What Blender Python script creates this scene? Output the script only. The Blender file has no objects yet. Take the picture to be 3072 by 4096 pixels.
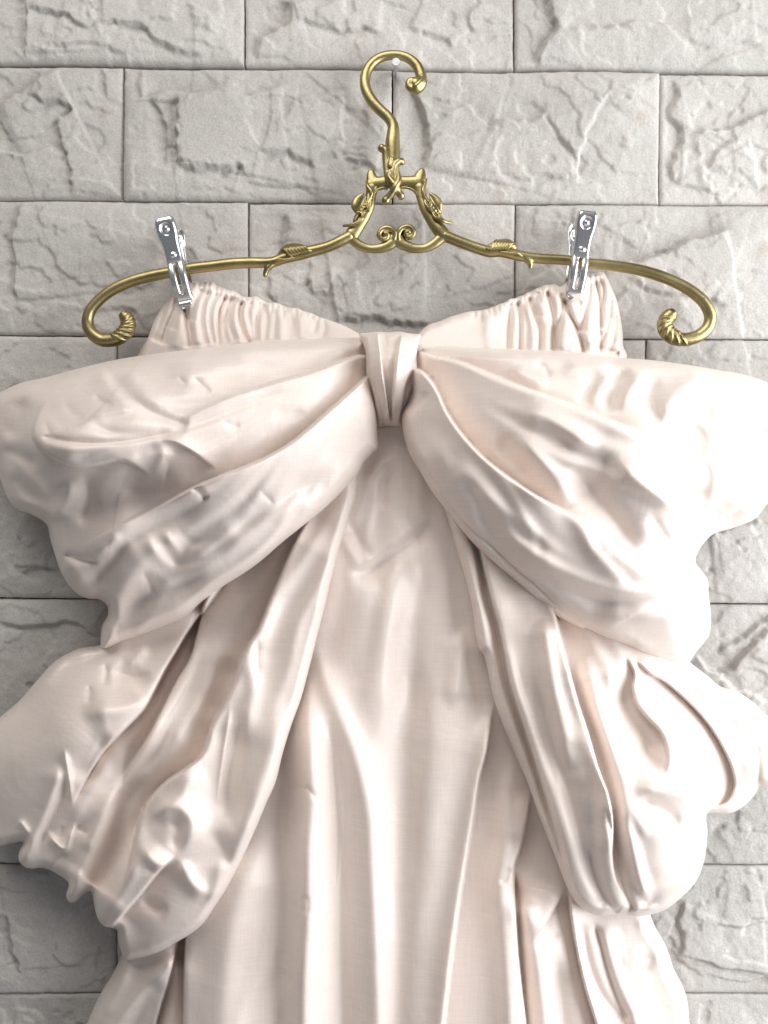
import bpy, bmesh, math, random
import numpy as np
from mathutils import Vector, Matrix

# ------------------------------------------------------------------ camera, world, lamps, exposure
S = 0.000162            # metres on the wall plane for one photograph pixel
D = 0.60                # camera distance from the wall plane
UC, VC = 1536.0, 2048.0
scene = bpy.context.scene
COL = scene.collection

cam_d = bpy.data.cameras.new('camera')
cam = bpy.data.objects.new('camera', cam_d)
COL.objects.link(cam)
cam.location = (0, -D, 0)
cam.rotation_euler = (math.pi / 2, 0, 0)
cam_d.sensor_fit = 'VERTICAL'
cam_d.angle = 2 * math.atan(4096 * S / 2 / D)
cam_d.clip_start = 0.01
cam_d.clip_end = 50
scene.camera = cam

world = bpy.data.worlds.new('World')
scene.world = world
world.use_nodes = True
bg = world.node_tree.nodes['Background']
bg.inputs['Color'].default_value = (0.93, 0.96, 1.0, 1)
bg.inputs['Strength'].default_value = 0.15


def area(name, loc, target, sx, sy, power, color):
    l = bpy.data.lights.new(name, 'AREA')
    l.shape = 'RECTANGLE'
    l.size, l.size_y = sx, sy
    l.energy = power
    l.color = color
    o = bpy.data.objects.new(name, l)
    COL.objects.link(o)
    o.location = loc
    o.rotation_euler = (Vector(target) - Vector(loc)).to_track_quat('-Z', 'Y').to_euler()
    return o


area('window_light', (0.85, -0.42, -0.06), (0.0, -0.03, -0.13), 0.8, 1.0, 13.0, (0.95, 0.975, 1.0))
area('ceiling_bounce', (-0.25, -0.85, 1.15), (0, 0, 0), 1.1, 0.8, 9.5, (1.0, 0.965, 0.91))

vs = scene.view_settings
vs.view_transform = 'Standard'
vs.look = 'None'
vs.exposure = 0.36
vs.gamma = 1.0
vs.use_curve_mapping = False


# ------------------------------------------------------------------ helpers
def view(ox, oy, s):
    return lambda pts: [(p[0] / s + ox, p[1] / s + oy) + tuple(p[2:]) for p in pts]


V1 = view(1000, 150, 1.659)
V2 = view(300, 850, 1.659)
V3 = view(1900, 800, 1.659)
V4 = view(0, 1300, 1.080)
V5 = view(1536, 1300, 1.080)
V6 = view(0, 2500, 1.080)
V7 = view(1536, 2500, 1.080)
V8 = view(0, 0, 1.080)
W1 = view(1536, 0, 1.080)
W7 = view(1200, 1250, 2.37)
A = view(0, 0, 0.54004)
B1 = view(1300, 1600, 1.9988)
B2 = view(2242, 2600, 1.9988)
B3 = view(0, 2990, 1.9988)
B4 = view(300, 2500, 1.9988)
K1 = view(0, 1350, 1.8433)
K2 = view(700, 1350, 1.8433)
K3 = view(0, 2000, 1.8433)


def world_xyz(u, v, d):
    """photograph pixel at distance d (metres) in front of the wall -> world point"""
    k = S * (D - d) / D
    return (u - UC) * k, -d, (VC - v) * k


def W(u, v, d):
    return Vector(world_xyz(u, v, d))


def catmull(pts, n=8, closed=False):
    P = np.array(pts, float)
    m = len(P)
    if m < 3 and not closed:
        t = np.linspace(0, 1, n * 2)[:, None]
        return P[0] * (1 - t) + P[-1] * t
    out = []
    rng = range(m) if closed else range(m - 1)
    for i in rng:
        if closed:
            p0, p1, p2, p3 = P[(i - 1) % m], P[i], P[(i + 1) % m], P[(i + 2) % m]
        else:
            p1, p2 = P[i], P[i + 1]
            p0 = P[i - 1] if i > 0 else 2 * p1 - p2
            p3 = P[i + 2] if i + 2 < m else 2 * p2 - p1
        # centripetal parametrisation keeps uneven spacing free of loops
        d01 = max(np.linalg.norm(p1[:2] - p0[:2]), 1e-6) ** .5
        d12 = max(np.linalg.norm(p2[:2] - p1[:2]), 1e-6) ** .5
        d23 = max(np.linalg.norm(p3[:2] - p2[:2]), 1e-6) ** .5
        m1 = (p1 - p0) / d01 - (p2 - p0) / (d01 + d12) + (p2 - p1) / d12
        m2 = (p2 - p1) / d12 - (p3 - p1) / (d12 + d23) + (p3 - p2) / d23
        m1, m2 = m1 * d12, m2 * d12
        t = np.linspace(0, 1, n, endpoint=False)[:, None]
        out.append((2 * t**3 - 3 * t**2 + 1) * p1 + (t**3 - 2 * t**2 + t) * m1 + (-2 * t**3 + 3 * t**2) * p2 + (t**3 - t**2) * m2)
    out = np.concatenate(out)
    if not closed:
        out = np.concatenate([out, P[-1:]])
    return out


def h2(ix, iy, seed):
    n = (ix.astype(np.int64) * 374761393 + iy.astype(np.int64) * 668265263 + seed * 974634777) & 0x7fffffff
    n = ((n ^ (n >> 13)) * 1274126177) & 0x7fffffff
    n = ((n ^ (n >> 16)) * 1103515245) & 0x7fffffff
    return (n ^ (n >> 15)).astype(np.float64) % 65536 / 32767.5 - 1


def vnoise(x, y, seed=0):
    x, y = .857 * x + .515 * y + 17.3 * seed, -.515 * x + .857 * y + 9.1 * seed
    ix, iy = np.floor(x), np.floor(y)
    fx, fy = x - ix, y - iy
    ux, uy = fx**3 * (fx * (fx * 6 - 15) + 10), fy**3 * (fy * (fy * 6 - 15) + 10)

    def g(a, b):
        an = h2(ix + a, iy + b, seed) * math.pi
        return np.cos(an) * (fx - a) + np.sin(an) * (fy - b)
    # lattice turned off the picture axes
    return 1.5 * ((g(0, 0) * (1 - ux) + g(1, 0) * ux) * (1 - uy) + (g(0, 1) * (1 - ux) + g(1, 1) * ux) * uy)


def fbm(x, y, seed=0, octv=4, gain=.5):
    s, a = 0, 1.0
    for o in range(octv):
        s = s + a * vnoise(x * 2**o, y * 2**o, seed + 17 * o)
        a *= gain
    return s


def polyline_dist(X, Y, C):
    """nearest distance, signed side (positive on the visual right) and arc fraction of a polyline"""
    best = np.full(X.shape, 1e18)
    side = np.ones(X.shape)
    tt = np.zeros(X.shape)
    seg = np.hypot(*(C[1:, :2] - C[:-1, :2]).T)
    cum = np.concatenate([[0], np.cumsum(seg)])
    L = max(cum[-1], 1e-6)
    for i in range(len(C) - 1):
        ax, ay = C[i, 0], C[i, 1]
        dx, dy = C[i + 1, 0] - ax, C[i + 1, 1] - ay
        l2 = dx * dx + dy * dy
        if l2 < 1e-9:
            continue
        px, py = X - ax, Y - ay
        t = np.clip((px * dx + py * dy) / l2, 0, 1)
        qx, qy = px - t * dx, py - t * dy
        d2 = qx * qx + qy * qy
        m = d2 < best
        best = np.where(m, d2, best)
        side = np.where(m, np.where(-py * dx + px * dy > 0, -1., 1.), side)
        tt = np.where(m, (cum[i] + t * seg[i]) / L, tt)
    return np.sqrt(best), side, tt


def smooth(x):
    x = np.clip(x, 0, 1)
    return x * x * (3 - 2 * x)


def blur(A_, sig):
    n = int(sig * 3) + 1
    k = np.exp(-.5 * (np.arange(-n, n + 1) / sig)**2)
    k /= k.sum()
    for ax in (0, 1):
        P = np.pad(A_, [(n, n) if a == ax else (0, 0) for a in (0, 1)], mode='edge')
        out = np.zeros_like(A_)
        for i, w in enumerate(k):
            out += w * (P[i:i + A_.shape[0]] if ax == 0 else P[:, i:i + A_.shape[1]])
        A_ = out
    return A_


class Sculpt:
    """a relief over the wall plane, in photograph pixels; depth in millimetres"""

    def __init__(self, u0, v0, u1, v1, step):
        self.step = step
        self.us = np.arange(u0, u1 + step, step, dtype=float)
        self.vs = np.arange(v0, v1 + step, step, dtype=float)
        self.U, self.V = np.meshgrid(self.us, self.vs)
        self.H = np.zeros(self.U.shape)      # crisp layer
        self.F = np.zeros(self.U.shape)      # soft layer

    def win(self, C, m):
        a = np.searchsorted(self.us, C[:, 0].min() - m)
        b = np.searchsorted(self.us, C[:, 0].max() + m)
        c = np.searchsorted(self.vs, C[:, 1].min() - m)
        d = np.searchsorted(self.vs, C[:, 1].max() + m)
        return (slice(c, d), slice(a, b))

    def ridge(self, pts, w, h, taper=(.3, .3), e=.45, k=1.0):
        C = catmull(pts, 6)
        k = k * float(np.interp(w, [8, 12, 16, 28, 40, 60, 110], [.75, .55, .36, .42, .95, 1.25, 1.35]))
        Ln = np.hypot(*(C[1:, :2] - C[:-1, :2]).T).sum()
        w0 = w * 1.35
        w = max(min(w0, .17 * Ln), 7)          # short folds stay slender
        k = k * (w / w0)**.8
        layer = self.F if w > 19 else self.H
        sl = self.win(C, 4.5 * w)
        X, Y = self.U[sl], self.V[sl]
        if X.size == 0:
            return
        d, s, t = polyline_dist(X, Y, C)
        amp = np.ones(X.shape)
        if taper[0] > 0: amp = amp * smooth(t / taper[0] + .02)
        if taper[1] > 0: amp = amp * smooth((1 - t) / taper[1] + .02)
        ww = w * (0.55 + .45 * amp)
        layer[sl] += k * h * amp * np.exp(-(np.sqrt(d * d + (e * ww)**2) - e * ww) / (.62 * ww))

    def valley(self, pts, w, h, taper=(.3, .3)):
        self.ridge(pts, w, -abs(h), taper, .35)

    def step_(self, pts, hi, jump, wh=120, wl=70, taper=(.15, .3), soft=5, bias=.5, gain=.95):
        """one side of the line (hi: 'L' or 'R' of the direction of travel) lies over the other"""
        C = catmull(pts, 6) if gain < 1 else np.array(pts, float)
        sl = self.win(C, (7.5 if gain < 1 else 3.6) * max(wh, wl))
        X, Y = self.U[sl], self.V[sl]
        if X.size == 0:
            return
        d, s, t = polyline_dist(X, Y, C)
        if gain < 1:
            Ln = np.hypot(*(C[1:, :2] - C[:-1, :2]).T).sum()
            taper = tuple(min(.6, max(q, 1.1 * wh / Ln)) if q > 0 else 0 for q in taper)
        s = s * (1 if hi == 'R' else -1)
        amp = np.ones(X.shape)
        if taper[0] > 0: amp = amp * smooth(t / taper[0] + .02)
        if taper[1] > 0: amp = amp * smooth((1 - t) / taper[1] + .02)
        sd = d * s
        if gain < 1:            # cloth: the lying-over fold rolls away broadly
            wh, wl = wh * 1.35, wl * 1.15
        up = bias * np.exp(-np.maximum(sd, 0) / wh)
        # the over-lying fold rolls down to its edge
        r = 18.0
        up = up * (0.72 + .28 * np.sqrt(np.clip(1 - (1 - np.clip(sd / r, 0, 1))**2, 0, 1)))
        lo = -(1 - bias) * np.exp(np.minimum(sd, 0) / wl)
        q = smooth((sd + soft) / (2 * soft))
        self.H[sl] += gain * jump * amp * (up * q + lo * (1 - q))


def crumple(H, ins, U, V, flow, seed, k=3, ea=.09, el=.03, iters=300, anchor=.006, bend=.24, amp=1.0):
    """slack cloth: give the coarse sheet a little more length than its shape needs and let it buckle.
    Returns the displacement (du, dv in px, dh in mm) on the fine grid"""
    X0 = np.stack([U[::k, ::k], V[::k, ::k], H[::k, ::k] / .15], -1)
    M = ins[::k, ::k].copy()
    er = M.copy()
    er[1:] &= M[:-1]; er[:-1] &= M[1:]; er[:, 1:] &= M[:, :-1]; er[:, :-1] &= M[:, 1:]
    er[0] = er[-1] = False; er[:, 0] = er[:, -1] = False
    u, v = X0[..., 0], X0[..., 1]
    cx, cy = flow[0], flow[1]
    rr = np.hypot(u - cx, v - cy) + 1e-6
    fx, fy = (u - cx) / rr, (v - cy) / rr
    near = smooth((rr - 60) / 420)
    gate = .45 + .75 * smooth(.55 + 1.1 * vnoise(u / 330, v / 330, seed + 71))
    cons = []
    for di, dj in ((0, 1), (1, 0), (1, 1), (1, -1), (0, 2), (2, 0)):
        if dj >= 0:
            a = (slice(0, X0.shape[0] - di), slice(0, X0.shape[1] - dj)); b = (slice(di, None), slice(dj, None))
        else:
            a = (slice(0, X0.shape[0] - di), slice(-dj, None)); b = (slice(di, None), slice(0, dj))
        e = X0[b] - X0[a]
        l = np.linalg.norm(e, axis=-1)
        c2 = ((e[..., 0] * fx[a] + e[..., 1] * fy[a]) / np.maximum(l, 1e-6))**2
        g = gate[a] * near[a]
        eps = (ea * (1 - c2) + el * c2) * g * amp
        rest = l * (1 + eps)
        m = (M[a] & M[b]).astype(float)
        w = 1.0 if abs(di) + abs(dj) < 3 and max(di, abs(dj)) < 2 else .5
        cons.append((a, b, rest, m * w))
    cnt = np.zeros(M.shape)
    for a, b, rest, m in cons:
        cnt[a] += m; cnt[b] += m
    inv = (er / np.maximum(cnt, 1))[..., None]
    th = np.arctan2(v - cy, u - cx)
    Dm = np.zeros_like(X0)
    Dm[..., 2] = er * near * 9 * amp * (vnoise(th * 9, rr / 520, seed + 3) + .6 * vnoise(u / 190, v / 190, seed + 4) + .4 * vnoise(th * 22, rr / 300, seed + 6))
    prev = Dm.copy()
    hold = np.array([anchor * 4, anchor * 4, anchor])
    for it in range(iters):
        P = X0 + Dm
        C = np.zeros_like(P)
        for a, b, rest, m in cons:
            e = P[b] - P[a]
            l = np.sqrt((e * e).sum(-1))
            f = (.5 * m * (l - rest) / np.maximum(l, 1e-6))[..., None] * e
            C[a] += f; C[b] -= f
        new = Dm + 1.7 * C * inv
        lap = np.zeros_like(new)
        lap[1:-1, 1:-1] = (new[:-2, 1:-1] + new[2:, 1:-1] + new[1:-1, :-2] + new[1:-1, 2:]) * .25 - new[1:-1, 1:-1]
        bl = bend * (1.0 if it < iters * .6 else .45)
        new = new + bl * lap * er[..., None]
        new = new * (1 - hold)
        new = new + .55 * (new - prev) * (it < iters - 30)
        prev = Dm
        Dm = new * er[..., None]
    Dm[..., :2] = np.clip(Dm[..., :2], -14, 14)
    yi = np.arange(H.shape[0]) / k; xi = np.arange(H.shape[1]) / k

    def up(Z):
        y0 = np.clip(yi.astype(int), 0, Z.shape[0] - 2); x0 = np.clip(xi.astype(int), 0, Z.shape[1] - 2)
        fy_ = np.clip(yi - y0, 0, 1)[:, None]; fx_ = np.clip(xi - x0, 0, 1)[None]
        Zr = Z[y0] * (1 - fy_) + Z[y0 + 1] * fy_
        return blur(Zr[:, x0] * (1 - fx_) + Zr[:, x0 + 1] * fx_, k * .42)
    return up(Dm[..., 0]), up(Dm[..., 1]), up(Dm[..., 2]) * .15


def rbf(ctrl):
    P = np.array([c[:2] for c in ctrl], float) / 1000.
    z = np.array([c[2] for c in ctrl], float)
    n = len(P)
    r2 = ((P[:, None] - P[None])**2).sum(-1)
    K = np.where(r2 > 0, r2 * np.log(np.maximum(r2, 1e-12)) * .5, 0) + np.eye(n) * 1e-4
    Q = np.c_[np.ones(n), P]
    M = np.block([[K, Q], [Q.T, np.zeros((3, 3))]])
    sol = np.linalg.solve(M, np.r_[z, 0, 0, 0])

    def f(U, V):
        out = sol[n] + sol[n + 1] * U / 1000 + sol[n + 2] * V / 1000
        for i in range(n):
            r = (U / 1000 - P[i, 0])**2 + (V / 1000 - P[i, 1])**2
            out = out + sol[i] * np.where(r > 0, r * np.log(np.maximum(r, 1e-12)) * .5, 0)
        return out
    return f


def mesh_np(name, verts, quads, mat, parent=None, smooth_shade=True, tris=None):
    me = bpy.data.meshes.new(name)
    faces = [tuple(q) for q in quads] if not isinstance(quads, np.ndarray) else None
    if faces is None:
        nv, nq = len(verts), len(quads)
        me.vertices.add(nv)
        me.vertices.foreach_set('co', np.asarray(verts, np.float32).ravel())
        me.loops.add(nq * 4)
        me.loops.foreach_set('vertex_index', quads.astype(np.int32).ravel())
        me.polygons.add(nq)
        me.polygons.foreach_set('loop_start', np.arange(nq, dtype=np.int32) * 4)
        me.update(calc_edges=True)
    else:
        me.from_pydata([tuple(v) for v in verts], [], faces)
        me.update()
    me.validate()
    if smooth_shade:
        me.polygons.foreach_set('use_smooth', np.ones(len(me.polygons), bool))
    me.materials.append(mat)
    o = bpy.data.objects.new(name, me)
    COL.objects.link(o)
    if parent:
        o.parent = parent
    return o


def empty(name, loc, label, cat, group=None):
    o = bpy.data.objects.new(name, None)
    o.empty_display_size = .02
    o.location = loc
    COL.objects.link(o)
    o['label'] = label
    o['category'] = cat
    if group:
        o['group'] = group
    return o


def under(o, parent):
    o.parent = parent
    o.matrix_parent_inverse = Matrix.Translation(-Vector(parent.location)) if parent.parent is None else Matrix()
    return o


# ------------------------------------------------------------------ materials
def lin(r, g, b):
    f = lambda c: (c / 255 / 12.92) if c / 255 <= .04045 else ((c / 255 + .055) / 1.055)**2.4
    return (f(r), f(g), f(b), 1)


def new_mat(name):
    m = bpy.data.materials.new(name)
    m.use_nodes = True
    nt = m.node_tree
    return m, nt, nt.nodes, nt.links, nt.nodes['Principled BSDF']


def mat_satin():
    m, nt, N, L, P = new_mat('cream_satin')
    P.inputs['Roughness'].default_value = .37
    P.inputs['Specular IOR Level'].default_value = .5
    P.inputs['Sheen Weight'].default_value = .25
    P.inputs['Sheen Roughness'].default_value = .4
    P.inputs['Sheen Tint'].default_value = (1, .93, .88, 1)
    P.inputs['Subsurface Weight'].default_value = .12
    P.inputs['Subsurface Radius'].default_value = (.004, .0022, .0015)
    P.inputs['Subsurface Scale'].default_value = 1.0
    tc = N.new('ShaderNodeTexCoord')
    n1 = N.new('ShaderNodeTexNoise'); n1.inputs['Scale'].default_value = 9; n1.inputs['Detail'].default_value = 3
    L.new(tc.outputs['Object'], n1.inputs['Vector'])
    cr = N.new('ShaderNodeValToRGB')
    cr.color_ramp.elements[0].position = .3; cr.color_ramp.elements[0].color = (.838, .726, .662, 1)
    cr.color_ramp.elements[1].position = .7; cr.color_ramp.elements[1].color = (.858, .754, .69, 1)
    L.new(n1.outputs['Fac'], cr.inputs['Fac'])
    # slub yarn: fine streaks across the cloth
    mp = N.new('ShaderNodeMapping'); mp.inputs['Scale'].default_value = (40, 40, 1300)
    L.new(tc.outputs['Object'], mp.inputs['Vector'])
    n2 = N.new('ShaderNodeTexNoise'); n2.inputs['Scale'].default_value = 1; n2.inputs['Detail'].default_value = 2
    L.new(mp.outputs['Vector'], n2.inputs['Vector'])
    mp3 = N.new('ShaderNodeMapping'); mp3.inputs['Scale'].default_value = (1500, 400, 60)
    L.new(tc.outputs['Object'], mp3.inputs['Vector'])
    n3 = N.new('ShaderNodeTexNoise'); n3.inputs['Scale'].default_value = 1; n3.inputs['Detail'].default_value = 2
    L.new(mp3.outputs['Vector'], n3.inputs['Vector'])
    add = N.new('ShaderNodeMath'); add.operation = 'ADD'
    L.new(n2.outputs['Fac'], add.inputs[0]); L.new(n3.outputs['Fac'], add.inputs[1])
    mix = N.new('ShaderNodeMix'); mix.data_type = 'RGBA'; mix.blend_type = 'MULTIPLY'
    mix.inputs['Factor'].default_value = .14
    L.new(cr.outputs['Color'], mix.inputs['A']); L.new(add.outputs['Value'], mix.inputs['B'])
    L.new(mix.outputs['Result'], P.inputs['Base Color'])
    # soft crumples of taffeta
    n4 = N.new('ShaderNodeTexNoise'); n4.inputs['Scale'].default_value = 45; n4.inputs['Detail'].default_value = 3
    n4.inputs['Roughness'].default_value = .45
    n4.inputs['Distortion'].default_value = .8
    L.new(tc.outputs['Object'], n4.inputs['Vector'])
    b1 = N.new('ShaderNodeBump'); b1.inputs['Strength'].default_value = .16; b1.inputs['Distance'].default_value = .004
    L.new(n4.outputs['Fac'], b1.inputs['Height'])
    b2 = N.new('ShaderNodeBump'); b2.inputs['Strength'].default_value = .10; b2.inputs['Distance'].default_value = .0004
    L.new(add.outputs['Value'], b2.inputs['Height']); L.new(b1.outputs['Normal'], b2.inputs['Normal'])
    L.new(b2.outputs['Normal'], P.inputs['Normal'])
    return m


def mat_stone():
    m, nt, N, L, P = new_mat('split_stone')
    P.inputs['Roughness'].default_value = .88
    P.inputs['Specular IOR Level'].default_value = .2
    tc = N.new('ShaderNodeTexCoord')
    oi = N.new('ShaderNodeObjectInfo')
    n1 = N.new('ShaderNodeTexNoise'); n1.inputs['Scale'].default_value = 14; n1.inputs['Detail'].default_value = 8
    n1.inputs['Roughness'].default_value = .62
    L.new(tc.outputs['Object'], n1.inputs['Vector'])
    cr = N.new('ShaderNodeValToRGB')
    e = cr.color_ramp.elements
    e[0].position = .28; e[0].color = (.50, .472, .445, 1)
    e[1].position = .72; e[1].color = (.64, .608, .572, 1)
    L.new(n1.outputs['Fac'], cr.inputs['Fac'])
    # warm iron stains, sparse
    n2 = N.new('ShaderNodeTexNoise'); n2.inputs['Scale'].default_value = 22; n2.inputs['Detail'].default_value = 6
    n2.inputs['Roughness'].default_value = .7
    L.new(tc.outputs['Object'], n2.inputs['Vector'])
    r2 = N.new('ShaderNodeMapRange'); r2.inputs['From Min'].default_value = .60; r2.inputs['From Max'].default_value = .80
    L.new(n2.outputs['Fac'], r2.inputs['Value'])
    mx = N.new('ShaderNodeMix'); mx.data_type = 'RGBA'; mx.inputs['B'].default_value = (.42, .33, .25, 1)
    r2m = N.new('ShaderNodeMath'); r2m.operation = 'MULTIPLY'; r2m.inputs[1].default_value = .55
    L.new(r2.outputs['Result'], r2m.inputs[0])
    L.new(r2m.outputs['Value'], mx.inputs['Factor']); L.new(cr.outputs['Color'], mx.inputs['A'])
    # each stone its own tone
    rr = N.new('ShaderNodeMapRange'); rr.inputs['To Min'].default_value = .90; rr.inputs['To Max'].default_value = 1.06
    L.new(oi.outputs['Random'], rr.inputs['Value'])
    vm = N.new('ShaderNodeVectorMath'); vm.operation = 'SCALE'
    L.new(mx.outputs['Result'], vm.inputs[0]); L.new(rr.outputs['Result'], vm.inputs['Scale'])
    # crystalline grain
    n3 = N.new('ShaderNodeTexNoise'); n3.inputs['Scale'].default_value = 900; n3.inputs['Detail'].default_value = 2
    L.new(tc.outputs['Object'], n3.inputs['Vector'])
    mr = N.new('ShaderNodeMapRange'); mr.inputs['From Min'].default_value = .25; mr.inputs['From Max'].default_value = .75
    mr.inputs['To Min'].default_value = .86; mr.inputs['To Max'].default_value = 1.12
    L.new(n3.outputs['Fac'], mr.inputs['Value'])
    vm2 = N.new('ShaderNodeVectorMath'); vm2.operation = 'SCALE'
    L.new(vm.outputs['Vector'], vm2.inputs[0]); L.new(mr.outputs['Result'], vm2.inputs['Scale'])
    L.new(vm2.outputs['Vector'], P.inputs['Base Color'])
    n4 = N.new('ShaderNodeTexNoise'); n4.inputs['Scale'].default_value = 180; n4.inputs['Detail'].default_value = 7
    n4.inputs['Roughness'].default_value = .68
    L.new(tc.outputs['Object'], n4.inputs['Vector'])
    b = N.new('ShaderNodeBump'); b.inputs['Strength'].default_value = .55; b.inputs['Distance'].default_value = .0016
    L.new(n4.outputs['Fac'], b.inputs['Height'])
    L.new(b.outputs['Normal'], P.inputs['Normal'])
    return m


def mat_metal(name, c0, c1, rough, bump=.0, scale=60):
    m, nt, N, L, P = new_mat(name)
    P.inputs['Metallic'].default_value = 1
    tc = N.new('ShaderNodeTexCoord')
    n1 = N.new('ShaderNodeTexNoise'); n1.inputs['Scale'].default_value = scale; n1.inputs['Detail'].default_value = 6
    L.new(tc.outputs['Object'], n1.inputs['Vector'])
    cr = N.new('ShaderNodeValToRGB')
    cr.color_ramp.elements[0].position = .3; cr.color_ramp.elements[0].color = c0
    cr.color_ramp.elements[1].position = .7; cr.color_ramp.elements[1].color = c1
    L.new(n1.outputs['Fac'], cr.inputs['Fac'])
    L.new(cr.outputs['Color'], P.inputs['Base Color'])
    mr = N.new('ShaderNodeMapRange'); mr.inputs['To Min'].default_value = rough * .8; mr.inputs['To Max'].default_value = rough * 1.3
    L.new(n1.outputs['Fac'], mr.inputs['Value']); L.new(mr.outputs['Result'], P.inputs['Roughness'])
    if bump:
        n2 = N.new('ShaderNodeTexNoise'); n2.inputs['Scale'].default_value = 700; n2.inputs['Detail'].default_value = 3
        L.new(tc.outputs['Object'], n2.inputs['Vector'])
        b = N.new('ShaderNodeBump'); b.inputs['Strength'].default_value = bump; b.inputs['Distance'].default_value = .0004
        L.new(n2.outputs['Fac'], b.inputs['Height']); L.new(b.outputs['Normal'], P.inputs['Normal'])
    return m


def mat_mortar():
    m, nt, N, L, P = new_mat('grey_mortar')
    P.inputs['Roughness'].default_value = .95
    tc = N.new('ShaderNodeTexCoord')
    n1 = N.new('ShaderNodeTexNoise'); n1.inputs['Scale'].default_value = 300
    L.new(tc.outputs['Object'], n1.inputs['Vector'])
    cr = N.new('ShaderNodeValToRGB')
    cr.color_ramp.elements[0].color = (.16, .16, .15, 1); cr.color_ramp.elements[1].color = (.3, .3, .28, 1)
    L.new(n1.outputs['Fac'], cr.inputs['Fac']); L.new(cr.outputs['Color'], P.inputs['Base Color'])
    return m


SATIN = mat_satin()
STONE = mat_stone()
MORTAR = mat_mortar()
BRASS = mat_metal('aged_brass', (.31, .25, .115, 1), (.50, .42, .215, 1), .36, .2)
STEEL = mat_metal('polished_steel', (.74, .745, .76, 1), (.82, .825, .84, 1), .24, .0, 30)
ZINC = mat_metal('zinc_nail', (.50, .53, .56, 1), (.68, .71, .74, 1), .45, .3, 400)

# ------------------------------------------------------------------ the stone wall
wall_v = [(-3000, -33, 0), (6100, -33, 0)]
me = bpy.data.meshes.new('stone_wall')
x0, x1, z0, z1 = -.62, .62, -.52, .46
me.from_pydata([(x, y, z) for y in (.024, .05) for (x, z) in ((x0, z0), (x1, z0), (x1, z1), (x0, z1))], [],
               [(0, 1, 2, 3), (7, 6, 5, 4), (0, 4, 5, 1), (1, 5, 6, 2), (2, 6, 7, 3), (3, 7, 4, 0)])
me.materials.append(MORTAR)
wall = bpy.data.objects.new('stone_wall', me)
COL.objects.link(wall)
wall['kind'] = 'structure'
wall['label'] = 'wall of pale grey split-face stone blocks laid in running courses'
wall['category'] = 'wall'

# course lines: (v at u=0, v at u=3072), photograph pixels
COURSES = [(-300, -265), (252, 286), (796, 816), (1338, 1354), (1868, 1884), (2394, 2418), (2930, 2948), (3468, 3468), (3985, 3986), (4520, 4520)]
JOINTS = [[-108, 976, 2060], [490, 1570, 2645], [-85, 991, 2065], [461, 1528, 2593], [-75, 985, 2060],
          [455, 1530, 2600], [-80, 985, 2060], [463, 1530, 2600], [-75, 985, 2060]]
GAPS = [6, 6, 4, 4, 3, 4, 4, 4, 4, 4]
CH = {0: 13, 1: 7}          # wide joint between the first and second course

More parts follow.
